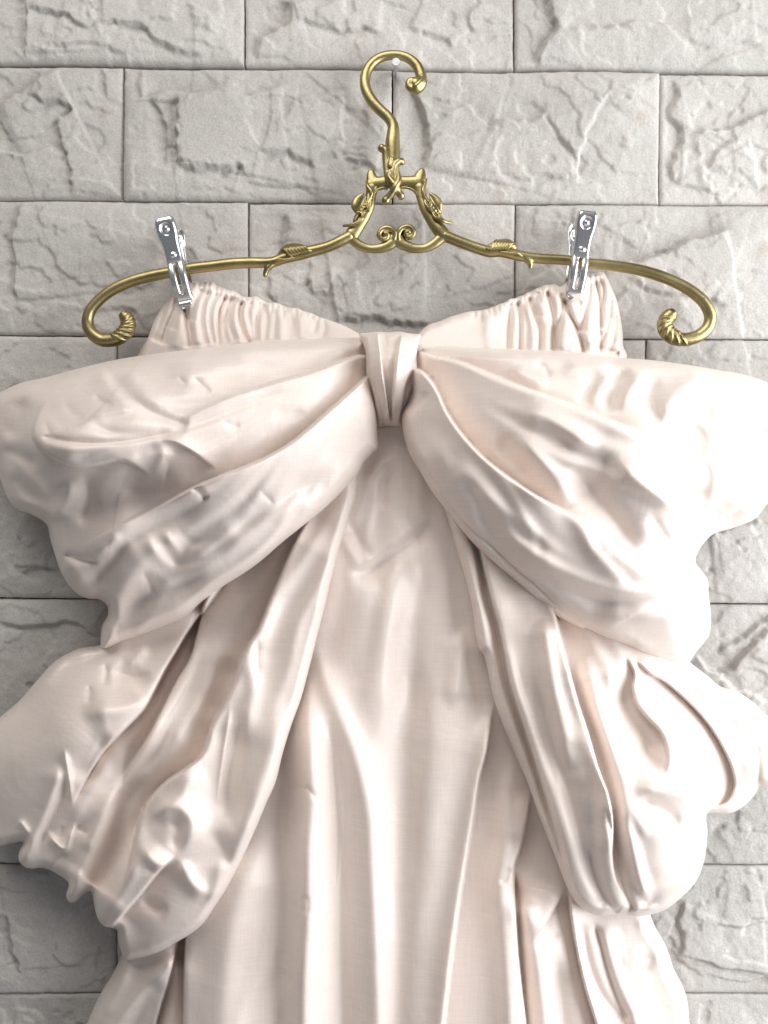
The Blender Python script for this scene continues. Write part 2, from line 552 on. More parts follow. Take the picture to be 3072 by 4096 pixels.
WS = [  # ledges and facets: (view, points, side that stands proud, jump mm, reach high side, reach low side)
    (V8, [(112, -20), (115, 120), (105, 250)], 'L', 4, 200, 120),
    (V8, [(120, 30), (220, 60), (310, 90), (370, 125), (430, 105)], 'L', 3, 150, 60),
    (V8, [(230, 200), (300, 210), (370, 195), (480, 220), (560, 240)], 'L', 1.6, 90, 50),
    (V8, [(430, 112), (540, 118), (630, 130), (660, 170), (720, 200), (820, 235), (880, 250)], 'L', 3.4, 180, 60),
    (V8, [(940, 120), (960, 60), (950, -10)], 'L', 1.8, 100, 90),
    (V8, [(1248, -20), (1250, 90), (1200, 112), (1120, 170), (1105, 270)], 'L', 5, 260, 90),
    (V8, [(1265, 100), (1330, 95), (1400, 112), (1480, 132), (1560, 120), (1660, 142)], 'L', 2.2, 140, 80),
    (V8, [(-20, 445), (60, 415), (100, 390), (180, 330), (250, 285)], 'R', 3.4, 200, 120),
    (V8, [(110, 390), (170, 435), (230, 435), (300, 470), (255, 510), (250, 590), (280, 660), (300, 760), (312, 860)], 'L', 3.4, 260, 90),
    (V8, [(-20, 640), (100, 665), (200, 630), (270, 662)], 'R', 2, 100, 80),
    (V8, [(440, 285), (448, 350), (450, 420)], 'L', 2.2, 110, 50),
    (V8, [(600, 432), (690, 402), (760, 395), (850, 412), (960, 402), (1060, 412), (1160, 392), (1240, 375), (1262, 388)], 'R', 3.5, 250, 150),
    (V8, [(1262, 420), (1400, 412), (1490, 405), (1512, 380)], 'R', 2, 120, 90),
    (V8, [(740, 405), (880, 390), (950, 375), (990, 330)], 'R', 1.6, 100, 80),
    (V8, [(768, 420), (765, 500), (767, 600), (768, 722)], 'L', 5, 300, 120),
    (V8, [(770, 722), (850, 738), (950, 735), (1040, 725), (1062, 748)], 'L', 3.6, 240, 70),
    (V8, [(1120, 660), (1180, 668), (1230, 660), (1300, 690), (1370, 728)], 'L', 3.0, 160, 60),
    (V8, [(1475, 685), (1560, 705), (1650, 735)], 'L', 3.0, 160, 60),
    (V8, [(1485, 420), (1480, 560), (1480, 690)], 'R', 2.2, 200, 110),
    (V8, [(1060, 790), (1180, 800), (1300, 812), (1400, 848)], 'L', 1.8, 100, 50),
    (V8, [(830, 822), (950, 815), (1035, 828)], 'L', 1.2, 80, 40),
    (V8, [(640, 420), (700, 500), (720, 600), (725, 730)], 'L', 2.4, 120, 140),
    (V8, [(590, 288), (600, 370), (612, 432)], 'L', 1.6, 100, 80),
    (V8, [(90, 860), (75, 930), (60, 1000), (55, 1200), (70, 1320)], 'L', 3.4, 260, 100),
    (W1, [(108, 330), (150, 430), (185, 520), (195, 620), (170, 735)], 'L', 4.6, 300, 130),
    (W1, [(480, 500), (560, 512), (640, 522), (700, 485)], 'R', 2.6, 120, 90),
    (W1, [(940, 450), (965, 400), (985, 355)], 'R', 1.6, 60, 50),
    (W1, [(985, 400), (930, 470), (880, 570), (845, 690), (835, 790)], 'R', 3, 260, 160),
    (W1, [(700, 490), (760, 590), (840, 695)], 'L', 1.8, 120, 120),
    (W1, [(520, 768), (620, 770), (700, 755), (770, 770), (830, 756)], 'L', 1.8, 100, 60),
    (W1, [(150, 430), (280, 470), (350, 440), (430, 520), (520, 560)], 'R', 1.5, 120, 100),
    (W1, [(1250, 325), (1268, 400), (1230, 480), (1302, 560), (1270, 640), (1245, 720), (1260, 800)], 'L', 4, 200, 90),
    (W1, [(1320, 572), (1430, 558), (1520, 540), (1600, 500), (1680, 470)], 'R', 4, 180, 120),
    (W1, [(1530, 600), (1450, 640), (1400, 730)], 'L', 2.4, 120, 80),
    (W1, [(1570, 600), (1600, 680), (1620, 800)], 'R', 2.2, 120, 90),
    (W1, [(1255, 790), (1350, 800), (1440, 830), (1452, 885)], 'L', 2.4, 120, 60),
    (W1, [(1500, 792), (1580, 796), (1680, 805)], 'L', 1.8, 100, 60),
    (W1, [(708, -20), (725, 60), (742, 125), (690, 200), (662, 292)], 'L', 5.5, 300, 110),
    (W1, [(742, 122), (850, 132), (960, 130), (1100, 100), (1200, 118), (1270, 160), (1292, 182)], 'R', 2.6, 150, 120),
    (W1, [(1290, 172), (1400, 192), (1480, 180), (1640, 182)], 'L', 2.2, 130, 70),
    (W1, [(100, 115), (200, 140), (280, 165), (292, 195)], 'L', 2.6, 160, 70),
    (W1, [(385, 135), (370, 60), (420, -10)], 'R', 2, 120, 100),
    (V3, [(860, 392), (960, 406), (1080, 405), (1200, 375), (1330, 320), (1420, 270), (1530, 240), (1680, 195)], 'R', 6, 260, 170),
    (V3, [(860, 160), (960, 166), (1060, 150), (1150, 130)], 'R', 1.6, 100, 80),
    (V3, [(675, 40), (650, 100), (640, 200)], 'L', 2, 160, 60),
    (V3, [(980, 520), (1100, 580), (1230, 630), (1350, 640), (1500, 652), (1680, 700)], 'L', 2.2, 160, 90),
    (V3, [(280, 620), (360, 540), (520, 440)], 'R', 3, 200, 120),
    (V3, [(850, 700), (940, 660), (1000, 560)], 'R', 1.8, 100, 80),
    (V1, [(258, 1170), (245, 1260), (222, 1380), (240, 1420)], 'L', 3, 200, 80),
    (V1, [(400, 1480), (390, 1560), (385, 1680)], 'L', 2, 150, 80),
    (V1, [(560, 1572), (640, 1556), (720, 1540)], 'R', 2, 90, 50),
    (V1, [(250, 1180), (420, 1150), (560, 1160)], 'R', 1.5, 120, 90),
    (W7, [(300, 70), (420, 62), (560, 62), (720, 45), (830, 80), (930, 90), (1100, 97), (1250, 96)], 'L', 5, 240, 110),
    (V2, [(1282, 420), (1290, 530), (1335, 605)], 'L', 2.4, 160, 80),
    (V2, [(1412, -10), (1400, 180), (1285, 400)], 'L', 2.6, 160, 80),
    (V2, [(1560, 420), (1560, 500), (1680, 535)], 'L', 2.6, 160, 80),
    (V2, [(-20, 652), (200, 640), (330, 628), (420, 660)], 'L', 1.4, 120, 90),
    (V2, [(380, 640), (430, 720), (470, 800)], 'L', 1.6, 100, 80),
    (V4, [(82, 820), (86, 950), (72, 1060)], 'L', 3, 200, 90),
    (V4, [(85, 1062), (200, 1050), (280, 1060)], 'L', 2.2, 140, 80),
    (V4, [(-20, 1290), (150, 1302), (250, 1290), (340, 1290), (380, 1322), (440, 1350)], 'L', 3.2, 160, 100),
    (V6, [(35, 1240), (50, 1380), (88, 1510)], 'L', 2.6, 160, 80),
    (V6, [(440, 1380), (418, 1480), (455, 1530)], 'R', 1.8, 120, 60),
    (V6, [(-20, 1065), (100, 1060), (220, 1075)], 'R', 2.5, 160, 90),
    (V6, [(60, 1660), (140, 1680), (180, 1720)], 'R', 1.6, 100, 60),
    (V5, [(1390, 905), (1480, 880), (1600, 850)], 'R', 3, 160, 100),
    (V5, [(1440, 1395), (1560, 1350), (1640, 1280), (1690, 1250)], 'R', 3.4, 160, 100),
    (V7, [(1340, 130), (1430, 205), (1500, 180), (1600, 60), (1680, -10)], 'R', 4, 170, 90),
    (V7, [(1440, 228), (1550, 280), (1650, 335)], 'R', 3, 140, 80),
    (V7, [(1440, 1290), (1550, 1300), (1680, 1280)], 'L', 1.8, 130, 70),
    (V7, [(1270, 1485), (1380, 1450), (1480, 1480), (1680, 1505)], 'L', 2.4, 150, 70),
    (V7, [(1305, 1195), (1270, 1280), (1292, 1345), (1280, 1440)], 'L', 2.6, 150, 80),
    (V7, [(1420, 900), (1500, 860), (1600, 880), (1690, 860)], 'R', 1.8, 140, 90),
]
sw = Sculpt(-1300, -320, 4380, 4560, 6)
sw.H += 1.0 * fbm(sw.U / 460, sw.V / 330, 3, 2) + .5 * fbm(sw.U / 130, sw.V / 110, 9, 2)
rg = 1 - np.abs(fbm(sw.U / 210 + .4 * vnoise(sw.U / 300, sw.V / 300, 41), sw.V / 150, 31, 3))
sw.H += .3 * (rg - .8)
# shallow broken terraces
tz = (fbm(sw.U / 520 + 3, sw.V / 300, 57, 2) + .22 * fbm(sw.U / 120, sw.V / 90, 77, 3)) * 1.9
fr = tz - np.floor(tz)
sw.H += 1.25 * (np.floor(tz) + smooth((fr - .93) / .07))
for (vw, p, hi, j, a, b) in WS:
    pts = vw(p)
    P0 = catmull(pts, 5)
    P0 = catmull([tuple(q) for q in P0], 3)
    P0 = P0 + np.c_[vnoise(P0[:, 0] / 34, P0[:, 1] / 34, 5), vnoise(P0[:, 0] / 34, P0[:, 1] / 34, 8)] * 12 + np.c_[vnoise(P0[:, 0] / 12, P0[:, 1] / 12, 6), vnoise(P0[:, 0] / 12, P0[:, 1] / 12, 7)] * 6
    sw.step_([tuple(q) for q in P0[::3]] + [tuple(P0[-1])], hi, j * 1.25, a * 1.5, b * .75, (.12, .12), soft=4, bias=.5, gain=1.0)
sw.H += .28 * fbm(sw.U / 40, sw.V / 34, 13, 3)


def samp(H, us, vs, U, V, step):
    x = np.clip((U - us[0]) / step, 0, len(us) - 1.001)
    y = np.clip((V - vs[0]) / step, 0, len(vs) - 1.001)
    ix, iy = x.astype(int), y.astype(int)
    fx, fy = x - ix, y - iy
    return (H[iy, ix] * (1 - fx) + H[iy, ix + 1] * fx) * (1 - fy) + (H[iy + 1, ix] * (1 - fx) + H[iy + 1, ix + 1] * fx) * fy


random.seed(5)
stones = []
for r in range(len(COURSES) - 1):
    js = JOINTS[r]
    pitch = js[1] - js[0]
    js = [js[0] - pitch] + js + [js[-1] + pitch, js[-1] + 2 * pitch]
    if js[0] > -600:
        js = [js[0] - pitch] + js
    for a, b in zip(js[:-1], js[1:]):
        if b < -700 or a > 3800:
            continue
        gt, gb = CH.get(r - 1, 5) / 2, CH.get(r, 5) / 2
        ga = gb2 = 2.6
        off = random.uniform(-1.2, 1.2)
        fine = 6 if b > -50 and a < 3120 and r < 9 else 12
        nu, nv = int((b - a) / fine), int(530 / fine)
        s = np.linspace(0, 1, nu + 1)
        t = np.linspace(0, 1, nv + 1)
        # closer rows near the arris so that it is crisp but worn
        t = np.concatenate([[0], .008 + (1 - .016) * t, [1]])
        s = np.concatenate([[0], .004 + (1 - .008) * s, [1]])
        SS, TT = np.meshgrid(s, t)
        U = a + ga + (b - a - ga - gb2) * SS
        top = COURSES[r][0] + (COURSES[r][1] - COURSES[r][0]) * U / 3072 + gt
        bot = COURSES[r + 1][0] + (COURSES[r + 1][1] - COURSES[r + 1][0]) * U / 3072 - gb
        V = top + (bot - top) * TT
        seed = random.randint(0, 9999)
        # uneven sawn edge
        edge_u = 2.0 * fbm(U / 60, V / 60, seed, 2)
        edge_v = 2.0 * fbm(U / 70, V / 70, seed + 3, 2)
        eu = np.minimum(SS, 1 - SS) * (b - a)
        ev = np.minimum(TT, 1 - TT) * (bot - top)
        ed = np.minimum(eu, ev)
        U2 = U - np.sign(SS - .5) * np.abs(edge_u) * np.exp(-eu / 20)
        V2_ = V - np.sign(TT - .5) * np.abs(edge_v) * np.exp(-ev / 20)
        H = samp(sw.H, sw.us, sw.vs, U, V, 6) + off
        rs = np.random.RandomState(seed)
        fa = np.full(U.shape, 99.); fb = np.full(U.shape, -99.)
        wu = U + 14 * fbm(U / 70, V / 70, seed + 5, 3); wv = V + 14 * fbm(U / 70, V / 70, seed + 8, 3)
        for q in range(7):
            uk, vk = rs.uniform(a, b), rs.uniform(COURSES[r][0], COURSES[r + 1][0])
            an, sl_ = rs.uniform(0, 6.283), rs.uniform(.006, .020)
            pl_ = (np.cos(an) * (wu - uk) + np.sin(an) * (wv - vk)) * sl_ + rs.uniform(-.8, .8)
            if q < 4: fa = np.minimum(fa, pl_ + 1.5)
            else: fb = np.maximum(fb, pl_ - 1.5)
        H = H + np.clip(fa, -5, 4) * .75 + np.clip(fb, -3, 3) * .35
        lvl = -3.0
        w = np.exp(-np.maximum(ed - 6, 0) / 60)
        H = H * (1 - .55 * w) + lvl * .55 * w          # the face comes down to a flatter margin
        H -= 1.6 * np.exp(-ed / 5.0)
        H = np.clip(H, -9, 6.5)
        d = H / 1000
        k = S * (D - d) / D
        X, Y, Z = (U2 - UC) * S, -d, (VC - V2_) * S
        ny, nx = X.shape
        idx = np.arange(nx * ny).reshape(ny, nx)
        verts = np.c_[X.ravel(), Y.ravel(), Z.ravel()]
        quads = np.c_[idx[:-1, :-1].ravel(), idx[1:, :-1].ravel(), idx[1:, 1:].ravel(), idx[:-1, 1:].ravel()]
        rim = np.concatenate([idx[0, :], idx[1:, -1], idx[-1, -2::-1], idx[-2:0:-1, 0]])
        bv = verts[rim].copy(); bv[:, 1] = .0235
        n0 = len(verts)
        ri = np.arange(len(rim)) + n0
        q2 = np.c_[rim, np.roll(rim, -1), np.roll(ri, -1), ri]
        cx, cz = X.mean(), Z.mean()
        allv = np.concatenate([verts, bv]) - np.array([cx, 0, cz])
        o = mesh_np('stone', allv, np.concatenate([quads, q2]), STONE)
        o.location = (cx, 0, cz)
        o.parent = wall
        stones.append(o)

# ------------------------------------------------------------------ the nail in the joint
def tube(bm, pts, nseg=12, cap=True, flat=1.0):
    """pts: (Vector, radius); flat squeezes the section towards the viewer"""
    n = len(pts)
    rings = []
    up = Vector((0, -1, 0))
    for i, (p, r) in enumerate(pts):
        a = pts[max(i - 1, 0)][0]
        b = pts[min(i + 1, n - 1)][0]
        t = (b - a)
        if t.length < 1e-9: t = Vector((0, 0, 1))
        t.normalize()
        s = t.cross(up)
        if s.length < 1e-4: s = t.cross(Vector((1, 0, 0)))
        s.normalize()
        w = s.cross(t).normalized()
        rings.append([bm.verts.new(p + (s * math.cos(q) + w * math.sin(q) * flat) * r) for q in (2 * math.pi * k / nseg for k in range(nseg))])
    for i in range(n - 1):
        for k in range(nseg):
            bm.faces.new((rings[i][k], rings[i][(k + 1) % nseg], rings[i + 1][(k + 1) % nseg], rings[i + 1][k]))
    if cap:
        for R, (p, r), sgn in ((rings[0], pts[0], -1), (rings[-1], pts[-1], 1)):
            q = pts[1][0] - pts[0][0] if sgn < 0 else pts[-1][0] - pts[-2][0]
            q = q.normalized() if q.length > 1e-9 else Vector((0, 0, 1))
            R2 = [bm.verts.new(p + (v.co - p) * .7 + q * sgn * r * .6) for v in R]
            tip = bm.verts.new(p + q * sgn * r * .9)
            for k in range(nseg):
                a, b, c, d = R[k], R[(k + 1) % nseg], R2[(k + 1) % nseg], R2[k]
                bm.faces.new((a, b, c, d) if sgn > 0 else (d, c, b, a))
                bm.faces.new((d, c, tip) if sgn > 0 else (tip, c, d))


def ball(bm, p, r, sc=(1, 1, 1)):
    m = Matrix.Translation(p) @ Matrix.Diagonal((sc[0], sc[1], sc[2], 1))
    bmesh.ops.create_icosphere(bm, subdivisions=3, radius=r, matrix=m)


def bm_obj(name, bm, mat, parent=None, smooth_shade=True):
    bmesh.ops.recalc_face_normals(bm, faces=bm.faces)
    me = bpy.data.meshes.new(name)
    bm.to_mesh(me)
    bm.free()
    if smooth_shade:
        for p in me.polygons: p.use_smooth = True
    me.materials.append(mat)
    o = bpy.data.objects.new(name, me)
    COL.objects.link(o)
    if parent:
        under(o, parent)
    return o


def cast(name, bm, mat, parent, voxel=.00045, sm=4):
    """fuse overlapping pieces into one cast body"""
    o = bm_obj(name, bm, mat)
    md = o.modifiers.new('fuse', 'REMESH'); md.mode = 'VOXEL'; md.voxel_size = voxel; md.use_smooth_shade = True
    m2 = o.modifiers.new('polish', 'SMOOTH'); m2.factor = .5; m2.iterations = sm
    dg = bpy.context.evaluated_depsgraph_get()
    me = bpy.data.meshes.new_from_object(o.evaluated_get(dg))
    o.modifiers.clear()
    old = o.data
    o.data = me
    me.name = name
    bpy.data.meshes.remove(old)
    for p in me.polygons: p.use_smooth = True
    if not me.materials: me.materials.append(mat)
    if parent:
        o.parent = parent
        base = parent
        while base.parent: base = base.parent
        if parent.parent is None:
            o.matrix_parent_inverse = Matrix.Translation(-Vector(parent.location))
    return o


HD = .021               # hanger bar's depth in front of the wall


def hd(v):
    """the hook lies close to the wall, the bar is held off it by the clips"""
    return .0115 + (HD - .0115) * min(max((v - 220) / 700, 0), 1)


nu_, nv_ = V1([(968, 163)])[0]
nh = W(nu_, nv_, .0165)
bm = bmesh.new()
ax = Vector((0, -1, 0))
p_in = Vector((nh.x, .020, nh.z))
tube(bm, [(p_in, .0012), (nh + Vector((0, .003, 0)), .0012)], 14, True)
tube(bm, [(nh + Vector((0, .0022, 0)), .0016), (nh + Vector((0, .0008, 0)), .0024), (nh, .0025), (nh + Vector((0, -.0006, 0)), .0024)], 20, False)
R = bmesh.ops.create_circle(bm, cap_ends=True, radius=.0024, segments=20, matrix=Matrix.Translation(nh + Vector((0, -.0006, 0))) @ Matrix.Rotation(math.pi / 2, 4, 'X'))
nail = bm_obj('nail', bm, ZINC)
nail['label'] = 'round grey nail head in the wall joint holding the brass hook'
nail['category'] = 'nail'

# ------------------------------------------------------------------ the brass hanger
hc = W(1570, 1020, HD)
hanger = empty('clothes_hanger', tuple(hc), 'ornate antique brass clothes hanger with scrolled ends hung on a nail', 'hanger')
PX = S * (D - HD) / D


def path(vw, pts, scale, depth=HD, n=6, k=1.0):
    """pts: (x, y, radius in view px[, depth offset mm])"""
    P = [(p[0], p[1], p[2], (p[3] if len(p) > 3 else 0)) for p in pts]
    C = catmull(vw(P), n)
    return [(W(c[0], c[1], (hd(c[1]) if depth == HD else depth) + c[3] / 1000), max(c[2], .5) / scale * PX * 1.12 * k) for c in C]


def ballpx(bm, vw, x, y, r, scale, dz=0, sc=(1, 1, 1)):
    u, v = vw([(x, y)])[0]
    ball(bm, W(u, v, hd(v) + dz / 1000), r / scale * PX * 1.05, sc)


s1 = 1.659
# hook
bm = bmesh.new()
tube(bm, path(V1, [(948, 985, 32), (948, 900, 38), (948, 800, 42), (946, 700, 44), (950, 640, 39), (950, 590, 34), (925, 540, 33), (865, 482, 33), (805, 415, 34), (768, 335, 33), (764, 270, 32), (785, 205, 31), (835, 150, 30),
                   (900, 122, 29), (985, 117, 28), (1055, 140, 29), (1105, 185, 31), (1130, 235, 33), (1140, 275, 34)], s1), 16, True, .85)
hook = cast('hook', bm, BRASS, hanger)
bm = bmesh.new()
tube(bm, path(V1, [(1142, 262, 26, 1), (1148, 295, 26, 2), (1125, 335, 28, 2), (1090, 348, 26, 2), (1056, 325, 24, 2), (1058, 292, 20, 2.5), (1090, 278, 14, 3)], s1), 12)
ballpx(bm, V1, 1098, 310, 44, s1, 1)
tube(bm, path(V1, [(1150, 268, 12, 4), (1130, 300, 22, 4), (1100, 325, 20, 4.5)], s1), 12)
cast('scroll_tip', bm, BRASS, hook)
# stem buds
bm = bmesh.new()
tube(bm, path(V1, [(915, 960, 16, 1.5), (908, 860, 20, 1.5), (905, 790, 22, 1.5), (898, 750, 20, 2), (878, 735, 18, 2)], s1, k=1.22), 12)
ballpx(bm, V1, 874, 735, 27, s1, 2)
tube(bm, path(V1, [(955, 950, 17, 3), (950, 890, 15, 4), (962, 845, 15, 4), (985, 822, 16, 4), (1008, 822, 17, 3)], s1, k=1.22), 12)
ballpx(bm, V1, 1008, 828, 20, s1, 3)
tube(bm, path(V1, [(935, 800, 8, 4), (928, 850, 10, 5), (945, 830, 8, 5), (950, 800, 7, 4)], s1, k=1.22), 10)
tube(bm, path(V1, [(930, 880, 8, 5), (922, 920, 10, 5), (940, 950, 13, 5), (965, 985, 17, 5), (985, 1025, 18, 3), (1003, 1052, 20, 2)], s1, k=1.22), 12)
ballpx(bm, V1, 1003, 1054, 24, s1, 2)
tube(bm, path(V1, [(985, 890, 8, 4), (985, 950, 17, 5), (965, 990, 18, 5.5), (940, 1035, 17, 4), (905, 1078, 20, 2)], s1, k=1.22), 12)
ballpx(bm, V1, 902, 1083, 28, s1, 2)
cast('leaf_bud', bm, BRASS, hanger, .0004, 3)
# crown plate with two horns
bm = bmesh.new()
tube(bm, path(V1, [(803, 893, 23), (808, 930, 34), (822, 965, 42), (860, 968, 42), (900, 960, 40), (960, 960, 40), (1030, 962, 40), (1080, 962, 42), (1115, 957, 44), (1130, 920, 36), (1138, 890, 26)], s1), 14, True, .5)
tube(bm, path(V1, [(800, 960, 30), (806, 1010, 32), (815, 1030, 26)], s1), 14, True, .62)
tube(bm, path(V1, [(1130, 960, 30), (1128, 1010, 32), (1120, 1030, 26)], s1), 14, True, .62)
tube(bm, path(V1, [(818, 1040, 9, 2.2), (845, 1012, 9, 2.6), (885, 998, 9, 2.6), (910, 1005, 8, 2.2)], s1), 10)
tube(bm, path(V1, [(985, 998, 8, 2.2), (1040, 997, 9, 2.6), (1085, 1015, 9, 2.6), (1110, 1045, 9, 2.2)], s1), 10)
cast('crown_plate', bm, BRASS, hanger)


def leg(sgn):
    pl = [(812, 990, 34), (802, 1050, 30), (785, 1120, 34), (752, 1190, 36), (715, 1255, 36), (675, 1310, 40)]
    pr = [(1126, 990, 34), (1140, 1060, 30), (1165, 1130, 33), (1202, 1200, 34), (1245, 1262, 38), (1285, 1312, 40)]
    bm = bmesh.new()
    tube(bm, path(V1, [(q[0], q[1], q[2] * 1.12) for q in (pl if sgn < 0 else pr)], s1), 14, True, .7)
    o = cast('side_rail', bm, BRASS, hanger)
    bm = bmesh.new()
    if sgn < 0:
        tube(bm, path(V1, [(745, 1045, 14, 1), (712, 1080, 26, 0), (698, 1120, 26, 0), (702, 1155, 12, 0)], s1), 12, True, .7)
        tube(bm, path(V1, [(773, 955, 6, 3), (782, 990, 14, 4), (805, 1025, 14, 5), (800, 1060, 10, 5), (780, 1090, 10, 5), (775, 1130, 10, 5)], s1), 10)
        tube(bm, path(V1, [(808, 1060, 8, 4), (800, 1110, 10, 5), (790, 1145, 10, 5), (760, 1158, 9, 4)], s1), 10)
        tube(bm, path(V1, [(770, 1060, 9, 4), (745, 1110, 11, 5), (715, 1165, 11, 4), (690, 1215, 9, 3)], s1), 10)
        tube(bm, path(V1, [(765, 1150, 8, 4), (745, 1180, 10, 5), (745, 1205, 10, 5), (715, 1225, 10, 5), (670, 1245, 10, 4), (622, 1250, 9, 1)], s1), 10)
        for i in range(6):
            x, y = 778 - i * 11, 1075 + i * 17
            tube(bm, path(V1, [(x - 14, y + 8, 5, 4.5), (x + 10, y, 6, 5.5), (x + 18, y - 8, 4, 4.5)], s1), 8)
    else:
        tube(bm, path(V1, [(1200, 1040, 12, 1), (1235, 1075, 24, 0), (1255, 1110, 22, 0), (1262, 1148, 9, 0)], s1), 12, True, .7)
        tube(bm, path(V1, [(1172, 940, 6, 3), (1160, 975, 11, 4), (1148, 1015, 13, 5), (1160, 1055, 10, 5), (1180, 1085, 10, 5), (1198, 1110, 9, 5)], s1), 10)
        tube(bm, path(V1, [(1160, 1060, 8, 4), (1165, 1105, 10, 5), (1195, 1140, 10, 5), (1215, 1165, 9, 4)], s1), 10)
        tube(bm, path(V1, [(1195, 1060, 9, 4), (1225, 1110, 11, 5), (1250, 1150, 11, 4), (1265, 1165, 8, 3)], s1), 10)
        tube(bm, path(V1, [(1205, 1140, 8, 4), (1225, 1190, 11, 5), (1260, 1205, 10, 5), (1290, 1222, 10, 4), (1332, 1232, 9, 1)], s1), 10)
        tube(bm, path(V1, [(1240, 1165, 8, 4), (1262, 1190, 9, 5), (1285, 1215, 8, 4)], s1), 10)
        for i in range(6):
            x, y = 1172 + i * 13, 1068 + i * 19
            tube(bm, path(V1, [(x - 16, y - 2, 4, 4.5), (x - 2, y, 6, 5.5), (x + 14, y + 8, 5, 4.5)], s1), 8)
    cast('acanthus_leaf', bm, BRASS, o, .0003, 2)


leg(-1); leg(1)
# lower garland with paired volutes
bm = bmesh.new()
tube(bm, path(V1, [(q[0], q[1], q[2] * 1.22) for q in [(660, 1315, 30), (690, 1350, 26), (735, 1383, 24), (795, 1402, 22), (860, 1400, 24), (920, 1378, 27), (968, 1352, 28), (1025, 1378, 27), (1090, 1400, 24), (1160, 1398, 22), (1220, 1370, 25), (1262, 1335, 28), (1295, 1312, 30)]], s1), 14, True, .7)
tube(bm, path(V1, [(905, 1385, 20), (935, 1345, 30), (968, 1325, 34), (1000, 1345, 30), (1030, 1385, 20)], s1), 14, True, .7)
tube(bm, path(V1, [(940, 1290, 20), (968, 1310, 26), (1000, 1290, 20)], s1), 14, True, .7)
cast('garland', bm, BRASS, hanger)
for pts, c in (([(955, 1345, 14, 1), (962, 1300, 15, 1.5), (935, 1270, 14, 2), (897, 1264, 14, 2), (865, 1284, 13, 2), (858, 1318, 13, 2), (884, 1340, 12, 2), (912, 1326, 11, 2), (912, 1302, 10, 2.3), (896, 1300, 9, 2.6)], (893, 1305)),
               ([(985, 1345, 14, 1), (985, 1300, 15, 1.5), (1012, 1265, 14, 2), (1050, 1256, 14, 2), (1083, 1278, 13, 2), (1082, 1312, 13, 2), (1056, 1328, 12, 2), (1034, 1310, 11, 2), (1040, 1290, 10, 2.3), (1055, 1290, 9, 2.6)], (1052, 1295))):
    bm = bmesh.new()
    tube(bm, path(V1, [(q[0], q[1], q[2] * 1.28) + q[3:] for q in pts], s1), 12)
    ballpx(bm, V1, c[0], c[1], 42, s1, -.6, (1, .4, 1))
    cast('volute', bm, BRASS, hanger, .0004, 2)

# arms
AL = [V1([(665, 1318)])[0] + (34 / s1,), V1([(600, 1352)])[0] + (34 / s1,), V1([(520, 1388)])[0] + (33 / s1,), V1([(430, 1412)])[0] + (34 / s1,), V1([(330, 1436)])[0] + (38 / s1,),
      V1([(230, 1462)])[0] + (34 / s1,), V1([(150, 1490)])[0] + (31 / s1,)]
AL += [q[:2] + (q[2] / s1,) for q in V2([(1161, 333, 33), (1050, 338, 33), (900, 356, 33), (780, 370, 33), (640, 395, 33), (500, 422, 34), (370, 458, 34), (250, 512, 34), (155, 585, 33), (95, 665, 34), (85, 740, 36), (118, 808, 38), (190, 850, 38),
                                       (262, 842, 42), (322, 806, 46), (352, 760, 44), (352, 715, 42), (332, 688, 40)])]
AR = [V1([(1288, 1315)])[0] + (34 / s1,), V1([(1380, 1352)])[0] + (34 / s1,), V1([(1490, 1392)])[0] + (33 / s1,), V1([(1590, 1420)])[0] + (35 / s1,)]
AR += [q[:2] + (q[2] / s1,) for q in V3([(166, 335, 38), (250, 358, 33), (330, 376, 31), (420, 388, 30), (600, 398, 30), (740, 418, 31), (900, 434, 32), (1060, 458, 33), (1200, 495, 34), (1330, 545, 34), (1440, 608, 35), (1520, 680, 36), (1562, 770, 37), (1542, 850, 38),
                                       (1470, 908, 38), (1390, 926, 40), (1310, 906, 46), (1262, 850, 46), (1264, 795, 42), (1300, 762, 44)])]


